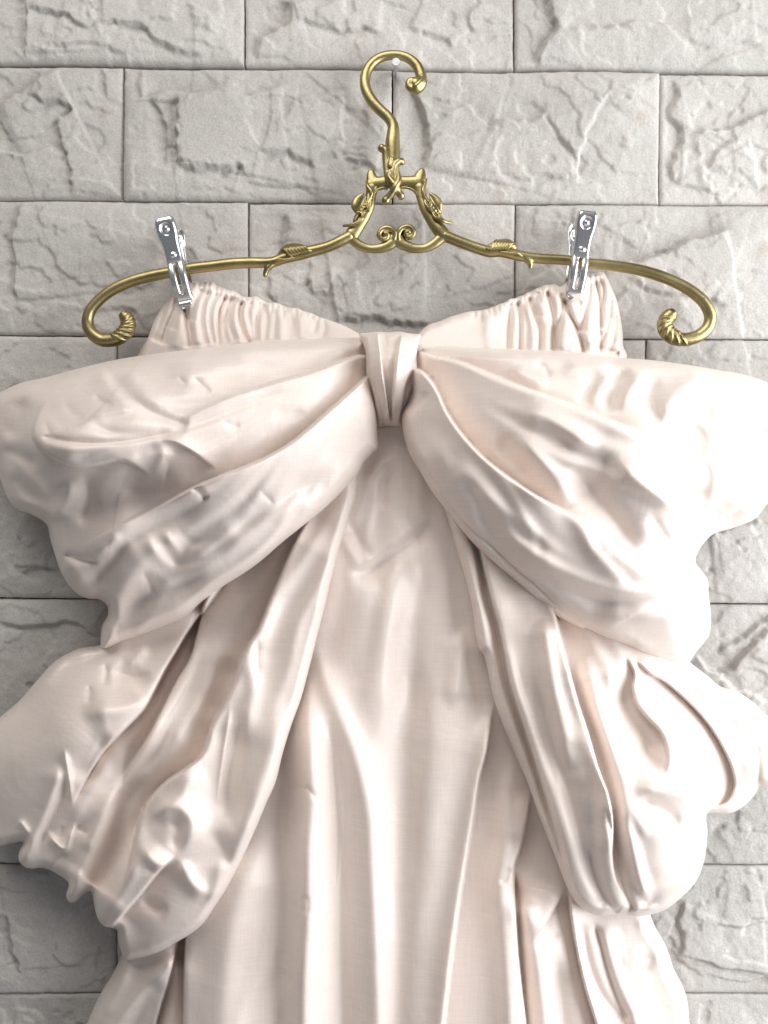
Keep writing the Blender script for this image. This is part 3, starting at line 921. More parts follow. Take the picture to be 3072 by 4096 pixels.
def arm(P, sgn):
    ident = lambda p: p
    bm = bmesh.new()
    n_end = 5
    tube(bm, path(ident, [(p[0], p[1], p[2]) for p in P[:-n_end + 1]], 1), 16)
    vw, sx = (V1, 1) if sgn < 0 else (V3, -1)
    # thorn
    if sgn < 0:
        tube(bm, path(V1, [(190, 1488, 18), (135, 1515, 20, 1), (110, 1545, 18, 1), (100, 1572, 14, 1)], s1), 12)
        ballpx(bm, V1, 100, 1576, 15, s1, 1)
    else:
        tube(bm, path(V3, [(300, 370, 18), (345, 395, 22, 1), (368, 425, 18, 1), (368, 442, 14, 1)], s1), 12)
        ballpx(bm, V3, 368, 445, 15, s1, 1)
    o = cast('arm', bm, BRASS, hanger)
    # ribbed leaf wrapped over the arm
    bm = bmesh.new()
    if sgn < 0:
        tube(bm, path(V1, [(205, 1452, 26), (250, 1418, 40), (310, 1405, 36), (390, 1410, 22)], s1), 12, True, .8)
        for i in range(7):
            x = 208 + i * 22
            tube(bm, path(V1, [(x - 2, 1408 - min(i, 2) * 12, 7, 2), (x + 18, 1404 - i * 3, 9, 4.5), (x + 44, 1436 - i * 4, 8, 5), (x + 70, 1452 - i * 6, 5, 4)], s1), 10)
        tube(bm, path(V1, [(165, 1490, 7, 4), (190, 1474, 9, 5), (228, 1476, 9, 5), (290, 1462, 7, 4)], s1), 10)
    else:
        tube(bm, path(V3, [(255, 318, 24), (215, 300, 38), (160, 305, 36), (80, 325, 22)], s1), 12, True, .8)
        for i in range(7):
            x = 262 - i * 20
            tube(bm, path(V3, [(x + 2, 290 - min(i, 2) * 12, 7, 2), (x - 16, 288 - i * 1, 9, 4.5), (x - 42, 318 + i * 1, 8, 5), (x - 68, 330 - i * 2, 5, 4)], s1), 10)
        tube(bm, path(V3, [(310, 372, 7, 4), (280, 352, 9, 5), (235, 352, 9, 5), (170, 345, 7, 4)], s1), 10)
    cast('ribbed_leaf', bm, BRASS, o, .0003, 2)
    # shell scroll end
    bm = bmesh.new()
    E = path(ident, [(p[0], p[1], p[2]) for p in P[-n_end - 1:]], 1, n=8)
    tube(bm, E, 16)
    m = len(E)
    for k in range(7):
        i0 = int(m * (.28 + .095 * k))
        pts = []
        for j in range(9):
            f = j / 8
            i = min(m - 2, int(i0 + (f - .5) * m * .20))
            p, r = E[i]
            t = (E[i + 1][0] - E[i][0]).normalized()
            sdir = t.cross(Vector((0, -1, 0))).normalized()
            an = math.pi * (1 - f)
            c, sn = math.cos(an), math.sin(an)
            pts.append((p + (sdir * c * 1.0 + Vector((0, -1, 0)) * sn * 1.0) * r * .98, r * (.10 + .10 * sn)))
        tube(bm, pts, 8)
    cast('scroll_end', bm, BRASS, o, .0003, 2)


arm(AL, -1); arm(AR, 1)

# ------------------------------------------------------------------ the dress
def panel(name, parent, outline, ctrl, strokes, R=70, drop=26, step=5, flow=None, seed=1, soft=7., open_edge=False, slack=None):
    O = catmull(outline, 7, True)
    u0, v0 = O.min(0) - 12
    u1, v1 = O.max(0) + 12
    sc = Sculpt(u0, v0, u1, v1, step)
    U, V = sc.U, sc.V
    # signed distance: exact near the rim, capped inside
    x, y = O[:, 0], O[:, 1]
    x2, y2 = np.roll(x, -1), np.roll(y, -1)
    # inside by even-odd rows
    ins = np.zeros(U.shape, bool)
    for j, vv in enumerate(sc.vs):
        m = (y <= vv) != (y2 <= vv)
        if not m.any(): continue
        xs = np.sort(x[m] + (vv - y[m]) / (y2[m] - y[m]) * (x2[m] - x[m]))
        ins[j] = (np.searchsorted(xs, sc.us) % 2) == 1
    dist = np.full(U.shape, 1e9)
    NX, NY = np.zeros(U.shape), np.zeros(U.shape)
    QX, QY = U.copy(), V.copy()
    capR = R * 1.02 + step * 2
    for i in range(len(x)):
        a = np.searchsorted(sc.us, min(x[i], x2[i]) - capR); b = np.searchsorted(sc.us, max(x[i], x2[i]) + capR)
        c = np.searchsorted(sc.vs, min(y[i], y2[i]) - capR); d = np.searchsorted(sc.vs, max(y[i], y2[i]) + capR)
        sl = (slice(c, d), slice(a, b))
        dx, dy = x2[i] - x[i], y2[i] - y[i]
        l2 = dx * dx + dy * dy
        if l2 < 1e-9: continue
        px, py = U[sl] - x[i], V[sl] - y[i]
        t = np.clip((px * dx + py * dy) / l2, 0, 1)
        qx, qy = x[i] + t * dx, y[i] + t * dy
        dd = np.hypot(U[sl] - qx, V[sl] - qy)
        m = dd < dist[sl]
        for arr, val in ((dist, dd), (QX, qx), (QY, qy)):
            s_ = arr[sl]; s_[m] = val[m]; arr[sl] = s_
        l = math.sqrt(l2)
        s_ = NX[sl]; s_[m] = dy / l; NX[sl] = s_
        s_ = NY[sl]; s_[m] = -dx / l; NY[sl] = s_
    area2 = (x * y2 - x2 * y).sum()
    if area2 > 0: NX, NY = -NX, -NY
    for f in strokes:
        f(sc)
    H = rbf(ctrl)(U, V) + sc.H + blur(sc.F, soft / step)
    rs = np.random.RandomState(seed)
    xx = np.clip((np.where(ins, dist, 0) + 4) / (R + 4), 0, 1)
    rnd = np.sqrt(1 - (1 - xx)**2)
    H = H - drop * (1 - rnd)
    dU = dV = 0
    if flow:
        kk_ = 3 if step >= 5 else 4
        cx, cy, famp, kth = flow
        rr = np.hypot(U - cx, V - cy)
        th = np.arctan2(V - cy, U - cx) + .06 * vnoise(U / 420, V / 420, seed + 5)
        fold = 1 - 2.4 * np.sqrt(vnoise(th * kth * .5, rr / 1100, seed + 15)**2 + .006)
        H = H + famp * 1.5 * blur(fold, 2.0) * smooth((rr - 250) / 500)
        dU, dV, dH = crumple(H, ins, U, V, flow, seed, k=kk_, **(slack or {}))
        H = H + dH
    # quads whose centre lies inside
    q = ins[:-1, :-1].astype(int) + ins[1:, :-1] + ins[:-1, 1:] + ins[1:, 1:]
    keep = q >= 3
    ny, nx = U.shape
    cnt = np.zeros(U.shape, int)
    cnt[:-1, :-1] += keep; cnt[1:, :-1] += keep; cnt[:-1, 1:] += keep; cnt[1:, 1:] += keep
    bd = (cnt > 0) & (cnt < 4)
    U2 = np.where(bd, QX, U + dU); V2q = np.where(bd, QY, V + dV)
    rnd0 = math.sqrt(1 - (1 - 4 / (R + 4))**2)
    H = np.where(bd, H - drop * (rnd - rnd0), H)
    idx = np.arange(nx * ny).reshape(ny, nx)
    quads = np.c_[idx[:-1, :-1][keep], idx[1:, :-1][keep], idx[1:, 1:][keep], idx[:-1, 1:][keep]]
    # rim edges
    e = np.concatenate([quads[:, [0, 1]], quads[:, [1, 2]], quads[:, [2, 3]], quads[:, [3, 0]]])
    key = np.sort(e, 1)
    kk = key[:, 0].astype(np.int64) * (nx * ny) + key[:, 1]
    un, inv, ct = np.unique(kk, return_inverse=True, return_counts=True)
    rim = e[ct[inv] == 1]
    Uf, Vf, Hf = U2.ravel(), V2q.ravel(), H.ravel()
    rv = np.unique(rim)
    remap = {}
    extraU, extraV, extraH = [], [], []
    base_n = nx * ny
    nxr, nyr = NX.ravel()[rv], NY.ravel()[rv]
    layers = [(5, 5), (16, 9)] if not open_edge else [(2, .8), (8, 1.2)]
    allU, allV, allH = [Uf], [Vf], [Hf]
    lay = [np.arange(base_n)]
    q_extra = []
    pos = np.full(base_n, -1)
    pos[rv] = np.arange(len(rv))
    prev = rv
    for li, (inn, back) in enumerate(layers):
        ids = base_n + li * len(rv) + np.arange(len(rv))
        allU.append(Uf[rv] + nxr * inn); allV.append(Vf[rv] + nyr * inn); allH.append(Hf[rv] - back)
        a, b = pos[rim[:, 0]], pos[rim[:, 1]]
        q_extra.append(np.c_[prev[b], prev[a], ids[a], ids[b]])
        prev = ids
    Ua, Va, Ha = np.concatenate(allU), np.concatenate(allV), np.concatenate(allH) / 1000
    Q = np.concatenate([quads] + q_extra)
    used = np.unique(Q)
    mp = np.full(len(Ua), -1); mp[used] = np.arange(len(used))
    X, Y, Z = world_xyz(Ua[used], Va[used], np.maximum(Ha[used], .004))
    o = mesh_np(name, np.c_[X, Y, Z], mp[Q], SATIN)
    if parent:
        o.parent = parent
        if parent.parent is None:
            o.matrix_parent_inverse = Matrix.Translation(-Vector(parent.location))
    return o


def R_(vw, p, w, h, **k): return lambda s: s.ridge(vw(p), w, h, **k)
def V_(vw, p, w, h, **k): return lambda s: s.valley(vw(p), w, h, **k)
def S_(vw, p, hi, j, wh=120, wl=70, **k): return lambda s: s.step_(vw(p), hi, j, wh, wl, **k)


dress = empty('dress', tuple(W(1570, 1800, .03)), 'blush cream satin strapless dress with an oversized draped bow, clipped to the hanger', 'dress')

# skirt -------------------------------------------------------------
sk_out = V6([(375, 1724), (330, 1850), (330, 2000)]) + V7([(600, 2000), (1340, 2000), (1330, 1850), (1320, 1724), (1310, 1620), (1290, 1560), (1250, 1480), (1220, 1390), (1170, 1300), (1140, 1230), (1000, 1050), (900, 600), (700, 100)]) + \
    V5([(560, 1100), (420, 800), (250, 520), (150, 380), (60, 330)]) + V4([(1600, 330), (1560, 420), (1450, 640), (1300, 900), (1150, 1150)]) + V6([(800, 200), (640, 700), (560, 1100), (540, 1380), (515, 1450), (485, 1510), (430, 1600)])
sk_ctrl = V6([(300, 1800, 22), (560, 1480, 28), (560, 1900, 28), (900, 1900, 52), (1000, 1300, 50), (1300, 1800, 58), (1200, 700, 48), (1500, 300, 44)]) + \
    V7([(100, 1900, 56), (100, 600, 52), (500, 1900, 48), (500, 900, 42), (800, 1900, 40), (1000, 1500, 34), (1320, 1900, 24), (900, 900, 36)]) + V4([(1659, 440, 46), (1560, 800, 46), (1659, 1100, 50), (1300, 1300, 40)]) + V5([(200, 1000, 46), (300, 500, 44), (480, 1300, 42)])
sk = [
    S_(V6, [(850, 800), (825, 1000), (806, 1200), (798, 1400), (796, 1550), (796, 1724), (796, 1990)], 'L', 30, 160, 26, taper=(.3, 0), bias=.25),
    S_(V6, [(840, 1050), (800, 1250), (770, 1380), (735, 1520), (695, 1650), (665, 1760), (600, 1990)], 'R', 18, 90, 20, taper=(.1, 0), bias=.4),
    V_(V6, [(545, 1450), (600, 1480), (660, 1470), (740, 1420)], 22, 9),
    R_(V6, [(745, 1400), (735, 1440), (715, 1480), (640, 1570), (560, 1660), (470, 1790)], 40, 10, taper=(.15, .1)),
    V_(V6, [(690, 1520), (640, 1600), (600, 1700), (560, 1800)], 40, 5, taper=(.2, .1)),
    R_(V6, [(560, 1470), (500, 1600), (440, 1724)], 40, 4),
    R_(V6, [(1340, 150), (1330, 400), (1348, 700), (1330, 950), (1328, 1200), (1310, 1500), (1300, 1990)], 62, 11, taper=(.2, 0)),
    R_(V6, [(1365, 60), (1400, 220), (1450, 350), (1530, 560), (1590, 800), (1610, 1100), (1630, 1500), (1640, 1990)], 48, 7, taper=(.15, 0)),
    V_(V6, [(1250, 480), (1230, 900), (1225, 1300), (1215, 1990)], 85, 8, taper=(.25, 0)),
    V_(V6, [(1420, 320), (1450, 700), (1465, 1000), (1470, 1400), (1480, 1990)], 50, 7, taper=(.25, 0)),
    R_(V6, [(1440, 460), (1465, 700), (1480, 900), (1460, 1100), (1455, 1290)], 8, 1.6),
    R_(V6, [(1160, 850), (1080, 1050), (1000, 1300), (960, 1724), (950, 1990)], 90, 6, taper=(.25, 0)),
    V_(V6, [(1330, 700), (1290, 705), (1220, 690)], 16, 2),
    V_(V6, [(1310, 690), (1350, 730), (1370, 760)], 14, 3),
    V_(V6, [(1310, 1160), (1330, 1200), (1320, 1260)], 20, 3),
    V_(V7, [(110, 100), (100, 500), (80, 1000), (40, 1990)], 100, 7, taper=(.25, 0)),
    R_(V7, [(230, 100), (200, 500), (160, 1000), (120, 1600), (100, 1990)], 90, 4, taper=(.25, 0)),
    S_(V7, [(478, 330), (445, 540), (412, 670), (390, 820), (352, 1050), (300, 1400), (262, 1724), (230, 1990)], 'R', 20, 150, 80, taper=(.15, 0), bias=.5),
    R_(V7, [(470, 350), (425, 600), (385, 790), (340, 1050), (285, 1400), (245, 1724), (215, 1990)], 36, 5, taper=(.1, 0)),
    R_(V7, [(555, 560), (535, 720), (530, 850), (520, 960), (500, 1100), (520, 1400), (540, 1724), (550, 1990)], 42, 7, taper=(.2, 0)),
    R_(V7, [(600, 720), (580, 850), (565, 960)], 26, 5),
    V_(V7, [(496, 1125), (525, 1090), (555, 1045)], 16, 5),
    S_(V7, [(640, 720), (620, 830), (595, 950), (562, 1060), (568, 1200), (580, 1400), (600, 1600), (615, 1724), (630, 1990)], 'R', 18, 60, 50, taper=(.15, 0)),
    V_(V7, [(570, 1050), (575, 1200), (588, 1400), (604, 1600), (625, 1990)], 12, 14, taper=(.1, 0)),
    S_(V7, [(590, 1130), (640, 1130), (700, 1140), (770, 1150)], 'R', 3, 60, 60),
    R_(V7, [(585, 1160), (630, 1300), (650, 1400), (690, 1600), (720, 1990)], 46, 8, taper=(.1, 0)),
    S_(V7, [(790, 1130), (735, 1230), (690, 1310), (650, 1370)], 'R', 10, 70, 50),
    V_(V7, [(650, 1375), (700, 1390), (770, 1330)], 20, 4),
    V_(V7, [(740, 1400), (760, 1600), (790, 1990)], 40, 9, taper=(.3, 0)),
    S_(V7, [(793, 1130), (805, 1250), (830, 1400), (868, 1570), (915, 1724), (990, 1990)], 'L', 16, 50, 40, taper=(.1, 0)),
    V_(V7, [(858, 1280), (866, 1380), (885, 1470), (940, 1600), (1040, 1724), (1150, 1990)], 16, 14, taper=(.1, 0)),
    V_(V7, [(905, 1280), (935, 1380), (960, 1480), (1000, 1600), (1060, 1724)], 14, 10, taper=(.1, .1)),
    R_(V7, [(940, 1290), (965, 1400), (1010, 1540), (1080, 1700), (1160, 1990)], 30, 8, taper=(.15, 0)),
    R_(V7, [(1010, 1470), (1080, 1425), (1150, 1420)], 26, 5),
    V_(V7, [(1080, 1450), (1150, 1440), (1100, 1520)], 40, 4),
    V_(V7, [(980, 1320), (1050, 1300), (1120, 1290)], 30, 4),
    # swag below the knot
    V_(B1, [(180, 1390), (320, 1370), (450, 1290), (600, 1180), (760, 1060), (880, 960)], 50, 11, taper=(.25, .3)),
    R_(B1, [(180, 1310), (330, 1290), (480, 1210), (640, 1100), (800, 960)], 55, 7, taper=(.25, .3)),
    V_(B1, [(190, 950), (240, 1060), (320, 1200), (400, 1260)], 45, 6),
    R_(B1, [(130, 1050), (180, 1180), (260, 1280)], 40, 4),
    R_(B1, [(620, 450), (520, 470), (440, 520), (380, 640), (330, 800)], 26, 5),
    V_(B1, [(560, 430), (440, 450), (330, 540), (270, 640)], 30, 6),
    V_(B1, [(500, 600), (470, 750), (480, 900)], 36, 4),
    R_(B1, [(560, 1300), (470, 1700), (400, 2100), (380, 2700)], 70, 4, taper=(.3, .3)),
    V_(B1, [(860, 1150), (770, 1500), (720, 1900), (690, 2600)], 60, 4, taper=(.3, .3)),
    R_(B1, [(1120, 1800), (1060, 2100), (1010, 2500)], 40, 4),
    S_(B1, [(420, 218), (520, 208), (612, 205)], 'R', 2.5, 40, 20, taper=(0, 0), soft=4),
]
panel('skirt', dress, sk_out, sk_ctrl, sk, R=60, drop=20, flow=(1560, 1300, 1.0, 16), seed=11, slack=dict(amp=.55, bend=.26))

# bodice ------------------------------------------------------------
bl_out = V2([(400, 1010), (430, 920), (480, 840), (520, 730), (565, 650), (612, 580), (650, 505), (690, 480), (740, 462), (790, 456), (835, 466), (880, 458), (920, 464), (940, 482), (985, 498), (1015, 514), (1050, 516), (1085, 535), (1110, 556), (1160, 560), (1205, 556),
               (1245, 580), (1275, 596), (1330, 598), (1370, 612), (1410, 628), (1480, 636), (1520, 655), (1570, 668), (1620, 692), (1680, 712), (1770, 745), (1860, 790)]) + W7([(700, 300), (700, 420)]) + V2([(1400, 960), (900, 1010)])
bl_ctrl = V2([(430, 900, 12), (700, 480, 15), (560, 700, 15), (760, 620, 22), (760, 900, 28), (1100, 560, 20), (1100, 850, 32), (1400, 640, 24), (1400, 850, 36), (1700, 740, 30), (1700, 850, 38)])
bl = []
for p, w, h in [
    ([(650, 520), (600, 640), (555, 770), (520, 860)], 12, 4), ([(690, 540), (655, 640), (610, 750), (575, 880)], 12, 6), ([(700, 570), (680, 680), (640, 780)], 14, 3),
    ([(715, 600), (740, 690), (760, 790), (772, 900)], 11, 8), ([(900, 500), (860, 590), (842, 700), (855, 800), (880, 890)], 13, 5), ([(845, 500), (800, 600), (770, 720)], 14, 4),
    ([(950, 520), (905, 620), (895, 720), (925, 880)], 13, 5), ([(1010, 540), (965, 640), (955, 740), (970, 890)], 11, 8), ([(1040, 540), (1015, 640), (990, 760), (1010, 880)], 12, 5),
    ([(1075, 550), (1040, 620), (1020, 700), (1060, 860)], 14, 4), ([(1120, 575), (1095, 640), (1100, 720), (1130, 810), (1170, 880)], 11, 8), ([(1180, 580), (1150, 650), (1165, 760), (1190, 870)], 13, 4),
    ([(1215, 580), (1225, 620), (1205, 720), (1210, 860)], 12, 5), ([(1250, 600), (1270, 680), (1260, 860)], 14, 4), ([(1320, 610), (1330, 700), (1320, 850)], 16, 3), ([(1420, 640), (1430, 720), (1420, 840)], 18, 2.5),
        ([(1560, 680), (1600, 740), (1580, 800)], 14, 3), ([(1640, 705), (1660, 760), (1640, 830)], 14, 3)]:
    bl.append(V_(V2, p, w * .85, h * 1.3, taper=(.12, .05)))
for p, w, h in [([(670, 520), (620, 660), (560, 830)], 16, 4), ([(700, 640), (690, 760), (660, 900)], 24, 5), ([(880, 540), (820, 700), (810, 880)], 26, 4), ([(925, 530), (880, 680), (905, 880)], 16, 3),
                ([(985, 540), (930, 700), (945, 880)], 16, 4), ([(1100, 590), (1070, 720), (1110, 870)], 16, 4), ([(1150, 590), (1125, 720), (1180, 860)], 20, 4), ([(1370, 640), (1370, 850)], 30, 4), ([(1490, 660), (1500, 840)], 26, 3)]:
    bl.append(R_(V2, p, w, h, taper=(.15, .05)))
rnd = random.Random(4)
for i in range(26):      # the gathered elastic edge
    f = i / 25
    C = bl_out[9:30]
    k = f * (len(C) - 1.01); a, b = C[int(k)], C[int(k) + 1]; q = k - int(k)
    u, v = a[0] + (b[0] - a[0]) * q, a[1] + (b[1] - a[1]) * q
    L = rnd.uniform(28, 70); sl = rnd.uniform(-.35, .1)
    bl.append((lambda P, w, h: (lambda s: s.valley(P, w, h, (0, .6))))([(u, v - 6), (u + sl * L * .5, v + L * .5), (u + sl * L, v + L)], rnd.uniform(5, 8), rnd.uniform(1.5, 3.2)))
panel('bodice_panel', dress, bl_out, bl_ctrl, bl, R=26, drop=7, step=4, flow=(1000, 600, .5, 20), seed=21)

br_out = V3([(-420, 960), (-372, 885), (-310, 830), (-240, 806), (-200, 790), (-170, 776), (-130, 764), (-60, 744), (0, 736), (60, 728), (110, 712), (160, 692), (200, 678), (235, 655), (262, 652), (292, 640), (320, 632), (345, 614), (375, 605), (400, 590), (430, 578), (460, 564), (500, 560), (530, 558), (560, 574), (590, 560), (640, 520), (700, 500), (740, 490), (790, 486), (850, 480),
                (875, 515), (905, 580), (935, 650), (958, 740), (972, 820), (982, 900), (985, 970), (1010, 1040), (960, 1120), (500, 1110), (100, 1090), (-180, 1060), (-400, 1040)])
br_ctrl = V3([(-380, 920, 40), (-150, 790, 33), (-100, 950, 40), (200, 690, 24), (200, 950, 36), (500, 580, 20), (500, 950, 32), (720, 620, 22), (760, 950, 28), (850, 500, 14), (970, 850, 12), (880, 950, 20), (990, 1040, 12)])
br = []
for p, w, h in [([(236, 665), (232, 760), (222, 880), (218, 1000)], 12, 6), ([(275, 660), (290, 720), (300, 800), (298, 1010)], 11, 7), ([(330, 640), (320, 700), (345, 820), (350, 1000)], 13, 4), ([(350, 630), (375, 700), (410, 790), (432, 870), (430, 1010)], 11, 7),
                ([(420, 600), (400, 690), (420, 780)], 13, 4), ([(465, 590), (500, 660), (522, 760), (520, 880), (520, 1010)], 11, 8), ([(560, 600), (585, 680), (570, 780), (535, 880), (528, 1010)], 12, 6),
                ([(590, 640), (620, 740), (670, 840), (705, 930), (722, 1020)], 10, 9), ([(700, 660), (690, 760), (705, 880)], 16, 4), ([(765, 505), (760, 620), (735, 740), (705, 880)], 13, 5), ([(785, 500), (812, 580), (828, 700), (832, 850), (832, 1020)], 11, 7),
                ([(812, 495), (850, 580), (850, 720), (840, 860)], 12, 5), ([(905, 640), (895, 760), (870, 870), (835, 1000)], 13, 6), ([(940, 760), (930, 880), (900, 1010)], 12, 5), ([(880, 980), (900, 1010), (960, 1020)], 9, 4)]:
    br.append(V_(V3, p, w * .85, h * 1.3, taper=(.12, .05)))
for p, w, h in [([(100, 740), (90, 860), (100, 1000)], 60, 5), ([(265, 690), (262, 860), (260, 1000)], 18, 3), ([(315, 660), (325, 800), (325, 1000)], 16, 3), ([(390, 640), (380, 760), (390, 1000)], 22, 4), ([(500, 590), (545, 700), (500, 850)], 18, 4),
                ([(620, 660), (600, 830), (570, 1000)], 24, 4), ([(720, 560), (740, 760), (770, 960)], 30, 4), ([(830, 540), (875, 740), (860, 900)], 18, 4), ([(900, 600), (940, 760), (950, 940)], 20, 3)]:
    br.append(R_(V3, p, w, h, taper=(.15, .05)))
for i in range(30):
    f = i / 29
    C = br_out[8:30]
    k = f * (len(C) - 1.01); a, b = C[int(k)], C[int(k) + 1]; q = k - int(k)
    u, v = a[0] + (b[0] - a[0]) * q, a[1] + (b[1] - a[1]) * q
    L = rnd.uniform(28, 70); sl = rnd.uniform(-.1, .35)
    br.append((lambda P, w, h: (lambda s: s.valley(P, w, h, (0, .6))))([(u, v - 6), (u + sl * L * .5, v + L * .5), (u + sl * L, v + L)], rnd.uniform(5, 8), rnd.uniform(1.5, 3.2)))
panel('bodice_panel', dress, br_out, br_ctrl, br, R=26, drop=7, step=4, flow=(2300, 600, .5, 20), seed=25)

# the bow -----------------------------------------------------------
# hanging tail loops
ll_out = V4([(1540, 560), (1545, 640), (1535, 740), (1510, 820), (1470, 950), (1430, 1100), (1400, 1230)]) + \
    V6([(1372, 40), (1340, 170), (1300, 320), (1260, 430), (1220, 560), (1190, 680), (1150, 770), (1100, 890), (1050, 1000), (990, 1120), (930, 1215), (880, 1288), (830, 1330), (760, 1372), (680, 1415), (600, 1440), (545, 1446), (520, 1400), (508, 1350), (504, 1316), (480, 1308), (445, 1298),
        (420, 1262), (405, 1200), (392, 1150), (360, 1165), (325, 1196), (298, 1196), (286, 1170), (296, 1115), (250, 1078), (190, 1050), (130, 1052), (96, 1038), (80, 1008), (84, 975), (100, 938), (60, 942), (0, 955), (-80, 930), (-140, 780), (-120, 560), (-60, 450), (15, 385), (85, 325), (150, 250), (240, 155), (340, 102), (440, 84)]) + \
    V4([(520, 1330), (800, 1130), (1100, 900), (1350, 640)])
ll_ctrl = V4([(1540, 600, 56), (1450, 950, 60), (1250, 1000, 50), (1100, 1150, 48), (800, 1300, 40)]) + \
    V6([(1370, 60, 64), (1250, 400, 68), (1150, 700, 70), (1000, 1050, 68), (850, 1250, 66), (650, 1380, 58), (560, 1420, 46), (900, 700, 70), (750, 900, 76), (1000, 300, 60), (800, 300, 50), (600, 700, 58), (450, 1000, 60), (300, 1150, 50), (460, 1280, 60),
        (450, 350, 62), (250, 400, 62), (100, 600, 60), (-60, 700, 46), (-60, 900, 40), (120, 1000, 48), (300, 250, 48), (440, 120, 36), (100, 330, 34), (250, 850, 58)])
ll = [
    S_(V6, [(1020, -260), (940, -140), (815, 30), (760, 120), (720, 185), (665, 290), (622, 365), (540, 450), (450, 540), (385, 640), (330, 740), (305, 800)], 'R', 26, 110, 36, taper=(.03, .35), bias=.45),
    S_(V6, [(960, -260), (890, -120), (850, 40), (822, 140), (760, 245), (700, 365), (640, 480), (560, 610), (515, 720)], 'L', 24, 80, 30, taper=(.03, .35), bias=.4),
    S_(V6, [(1340, -480), (1260, -330), (1170, -120), (1110, 30), (1080, 75), (1042, 155), (1000, 270), (960, 355), (912, 445), (892, 520), (865, 570), (800, 622), (720, 675), (645, 755), (602, 850), (575, 960), (545, 1080), (500, 1190)], 'L', 26, 120, 60, taper=(.03, .2), bias=.5),
    V_(V6, [(880, 100), (810, 280), (745, 400), (690, 520), (570, 660), (510, 800), (485, 930)], 36, 7),
    R_(V6, [(860, 100), (805, 240), (735, 365), (620, 560), (525, 760), (450, 900), (385, 1030), (305, 1180)], 34, 8, taper=(.2, .05)),
    R_(V6, [(960, 60), (900, 260), (800, 420), (690, 590), (600, 700), (545, 820), (520, 960)], 46, 6),
    V_(V6, [(1000, 120), (960, 260), (880, 420)], 50, 6),
    R_(V6, [(480, 560), (400, 690), (340, 800), (300, 900)], 36, 5), V_(V6, [(430, 580), (370, 680), (330, 780)], 30, 5),
    # puffed left lobe
    V_(K3, [(920, 1050), (800, 1120), (650, 1170), (500, 1215), (380, 1290)], 14, 6), R_(K3, [(760, 1090), (600, 1115), (450, 1190), (330, 1310), (200, 1450)], 30, 5),
    R_(B4, [(580, 170), (490, 255), (410, 340)], 16, 5), V_(B4, [(240, 300), (250, 400), (225, 490)], 16, 6), V_(B4, [(110, 470), (118, 560), (100, 650)], 14, 5), V_(B4, [(280, 370), (400, 405), (520, 420), (600, 370)], 40, 9), R_(B4, [(640, 480), (560, 590), (400, 660), (230, 680), (50, 720)], 50, 8), V_(B4, [(300, 880), (180, 980), (80, 1150), (20, 1300)], 40, 6),
    R_(B4, [(220, 850), (130, 1020), (50, 1200), (0, 1320)], 16, 5),
    R_(B3, [(515, 0), (530, 110), (558, 300), (572, 460)], 9, 5), R_(B3, [(480, 130), (440, 300), (350, 560), (280, 720), (205, 870), (160, 940)], 26, 13, taper=(.15, .03)), V_(B3, [(530, 180), (490, 400), (400, 570), (335, 720), (285, 860)], 24, 13), V_(B3, [(60, 780), (150, 750), (235, 700)], 18, 8),
    R_(B3, [(140, 570), (190, 630), (240, 700)], 12, 6), R_(B3, [(370, 650), (430, 745), (520, 808), (565, 700), (612, 590)], 12, 9), V_(B3, [(490, 620), (512, 740)], 14, 5), V_(B3, [(600, 610), (650, 660), (710, 700)], 18, 11), V_(B3, [(540, 830), (450, 900), (400, 960)], 26, 9),
    R_(B3, [(610, 590), (700, 555), (850, 420), (1000, 250), (1150, 50)], 24, 6), R_(B3, [(1040, 180), (850, 500), (720, 760), (620, 990), (545, 1190)], 34, 11, taper=(.3, .02)), V_(B3, [(700, 760), (640, 880), (560, 1000)], 30, 8), V_(B3, [(1200, 200), (1030, 400), (950, 600), (890, 800), (830, 980), (740, 1110)], 40, 10, taper=(.3, .05)),
    # front tail
    R_(V6, [(1105, 40), (1085, 130), (1092, 280), (1065, 420), (1040, 560)], 34, 6), V_(V6, [(1120, 60), (1112, 140), (1118, 230)], 12, 4),
    R_(V6, [(1000, 330), (968, 540), (945, 700), (935, 790)], 10, 4), V_(V6, [(1060, 360), (1015, 540), (985, 700), (1000, 830), (1040, 930)], 40, 7), R_(V6, [(860, 590), (820, 680), (740, 770), (650, 830)], 34, 5),
    R_(V6, [(1220, 300), (1180, 520), (1110, 740), (1040, 920), (960, 1080)], 60, 6), V_(V6, [(900, 880), (960, 960), (1000, 1060)], 30, 4),
    R_(B3, [(1180, 640), (1260, 540), (1380, 480), (1500, 530), (1545, 640), (1500, 760), (1450, 850)], 34, 8), V_(B3, [(1330, 570), (1420, 650), (1400, 740), (1420, 850)], 20, 7), R_(B3, [(1120, 760), (1190, 880), (1280, 935), (1400, 862)], 26, 9), V_(B3, [(1150, 960), (1250, 1000), (1330, 940)], 24, 5),
    S_(B3, [(880, 1450), (1000, 1320), (1120, 1180), (1260, 1010), (1400, 868)], 'L', 20, 80, 70, taper=(.02, .15), bias=.45), R_(B3, [(830, 1380), (960, 1180), (1060, 1000), (1110, 850)], 34, 7), V_(B3, [(1130, 1190), (1230, 1280), (1350, 1290)], 44, 11), R_(B3, [(1450, 880), (1480, 1000), (1560, 1120), (1680, 1180)], 50, 8),
    R_(V6, [(960, 1000), (940, 1100), (900, 1210)], 40, 4),
]
panel('tail_loop', dress, ll_out, ll_ctrl, ll, R=40, drop=20, flow=(1560, 1650, 1.5, 15), seed=31, slack=dict(amp=.75, bend=.2))

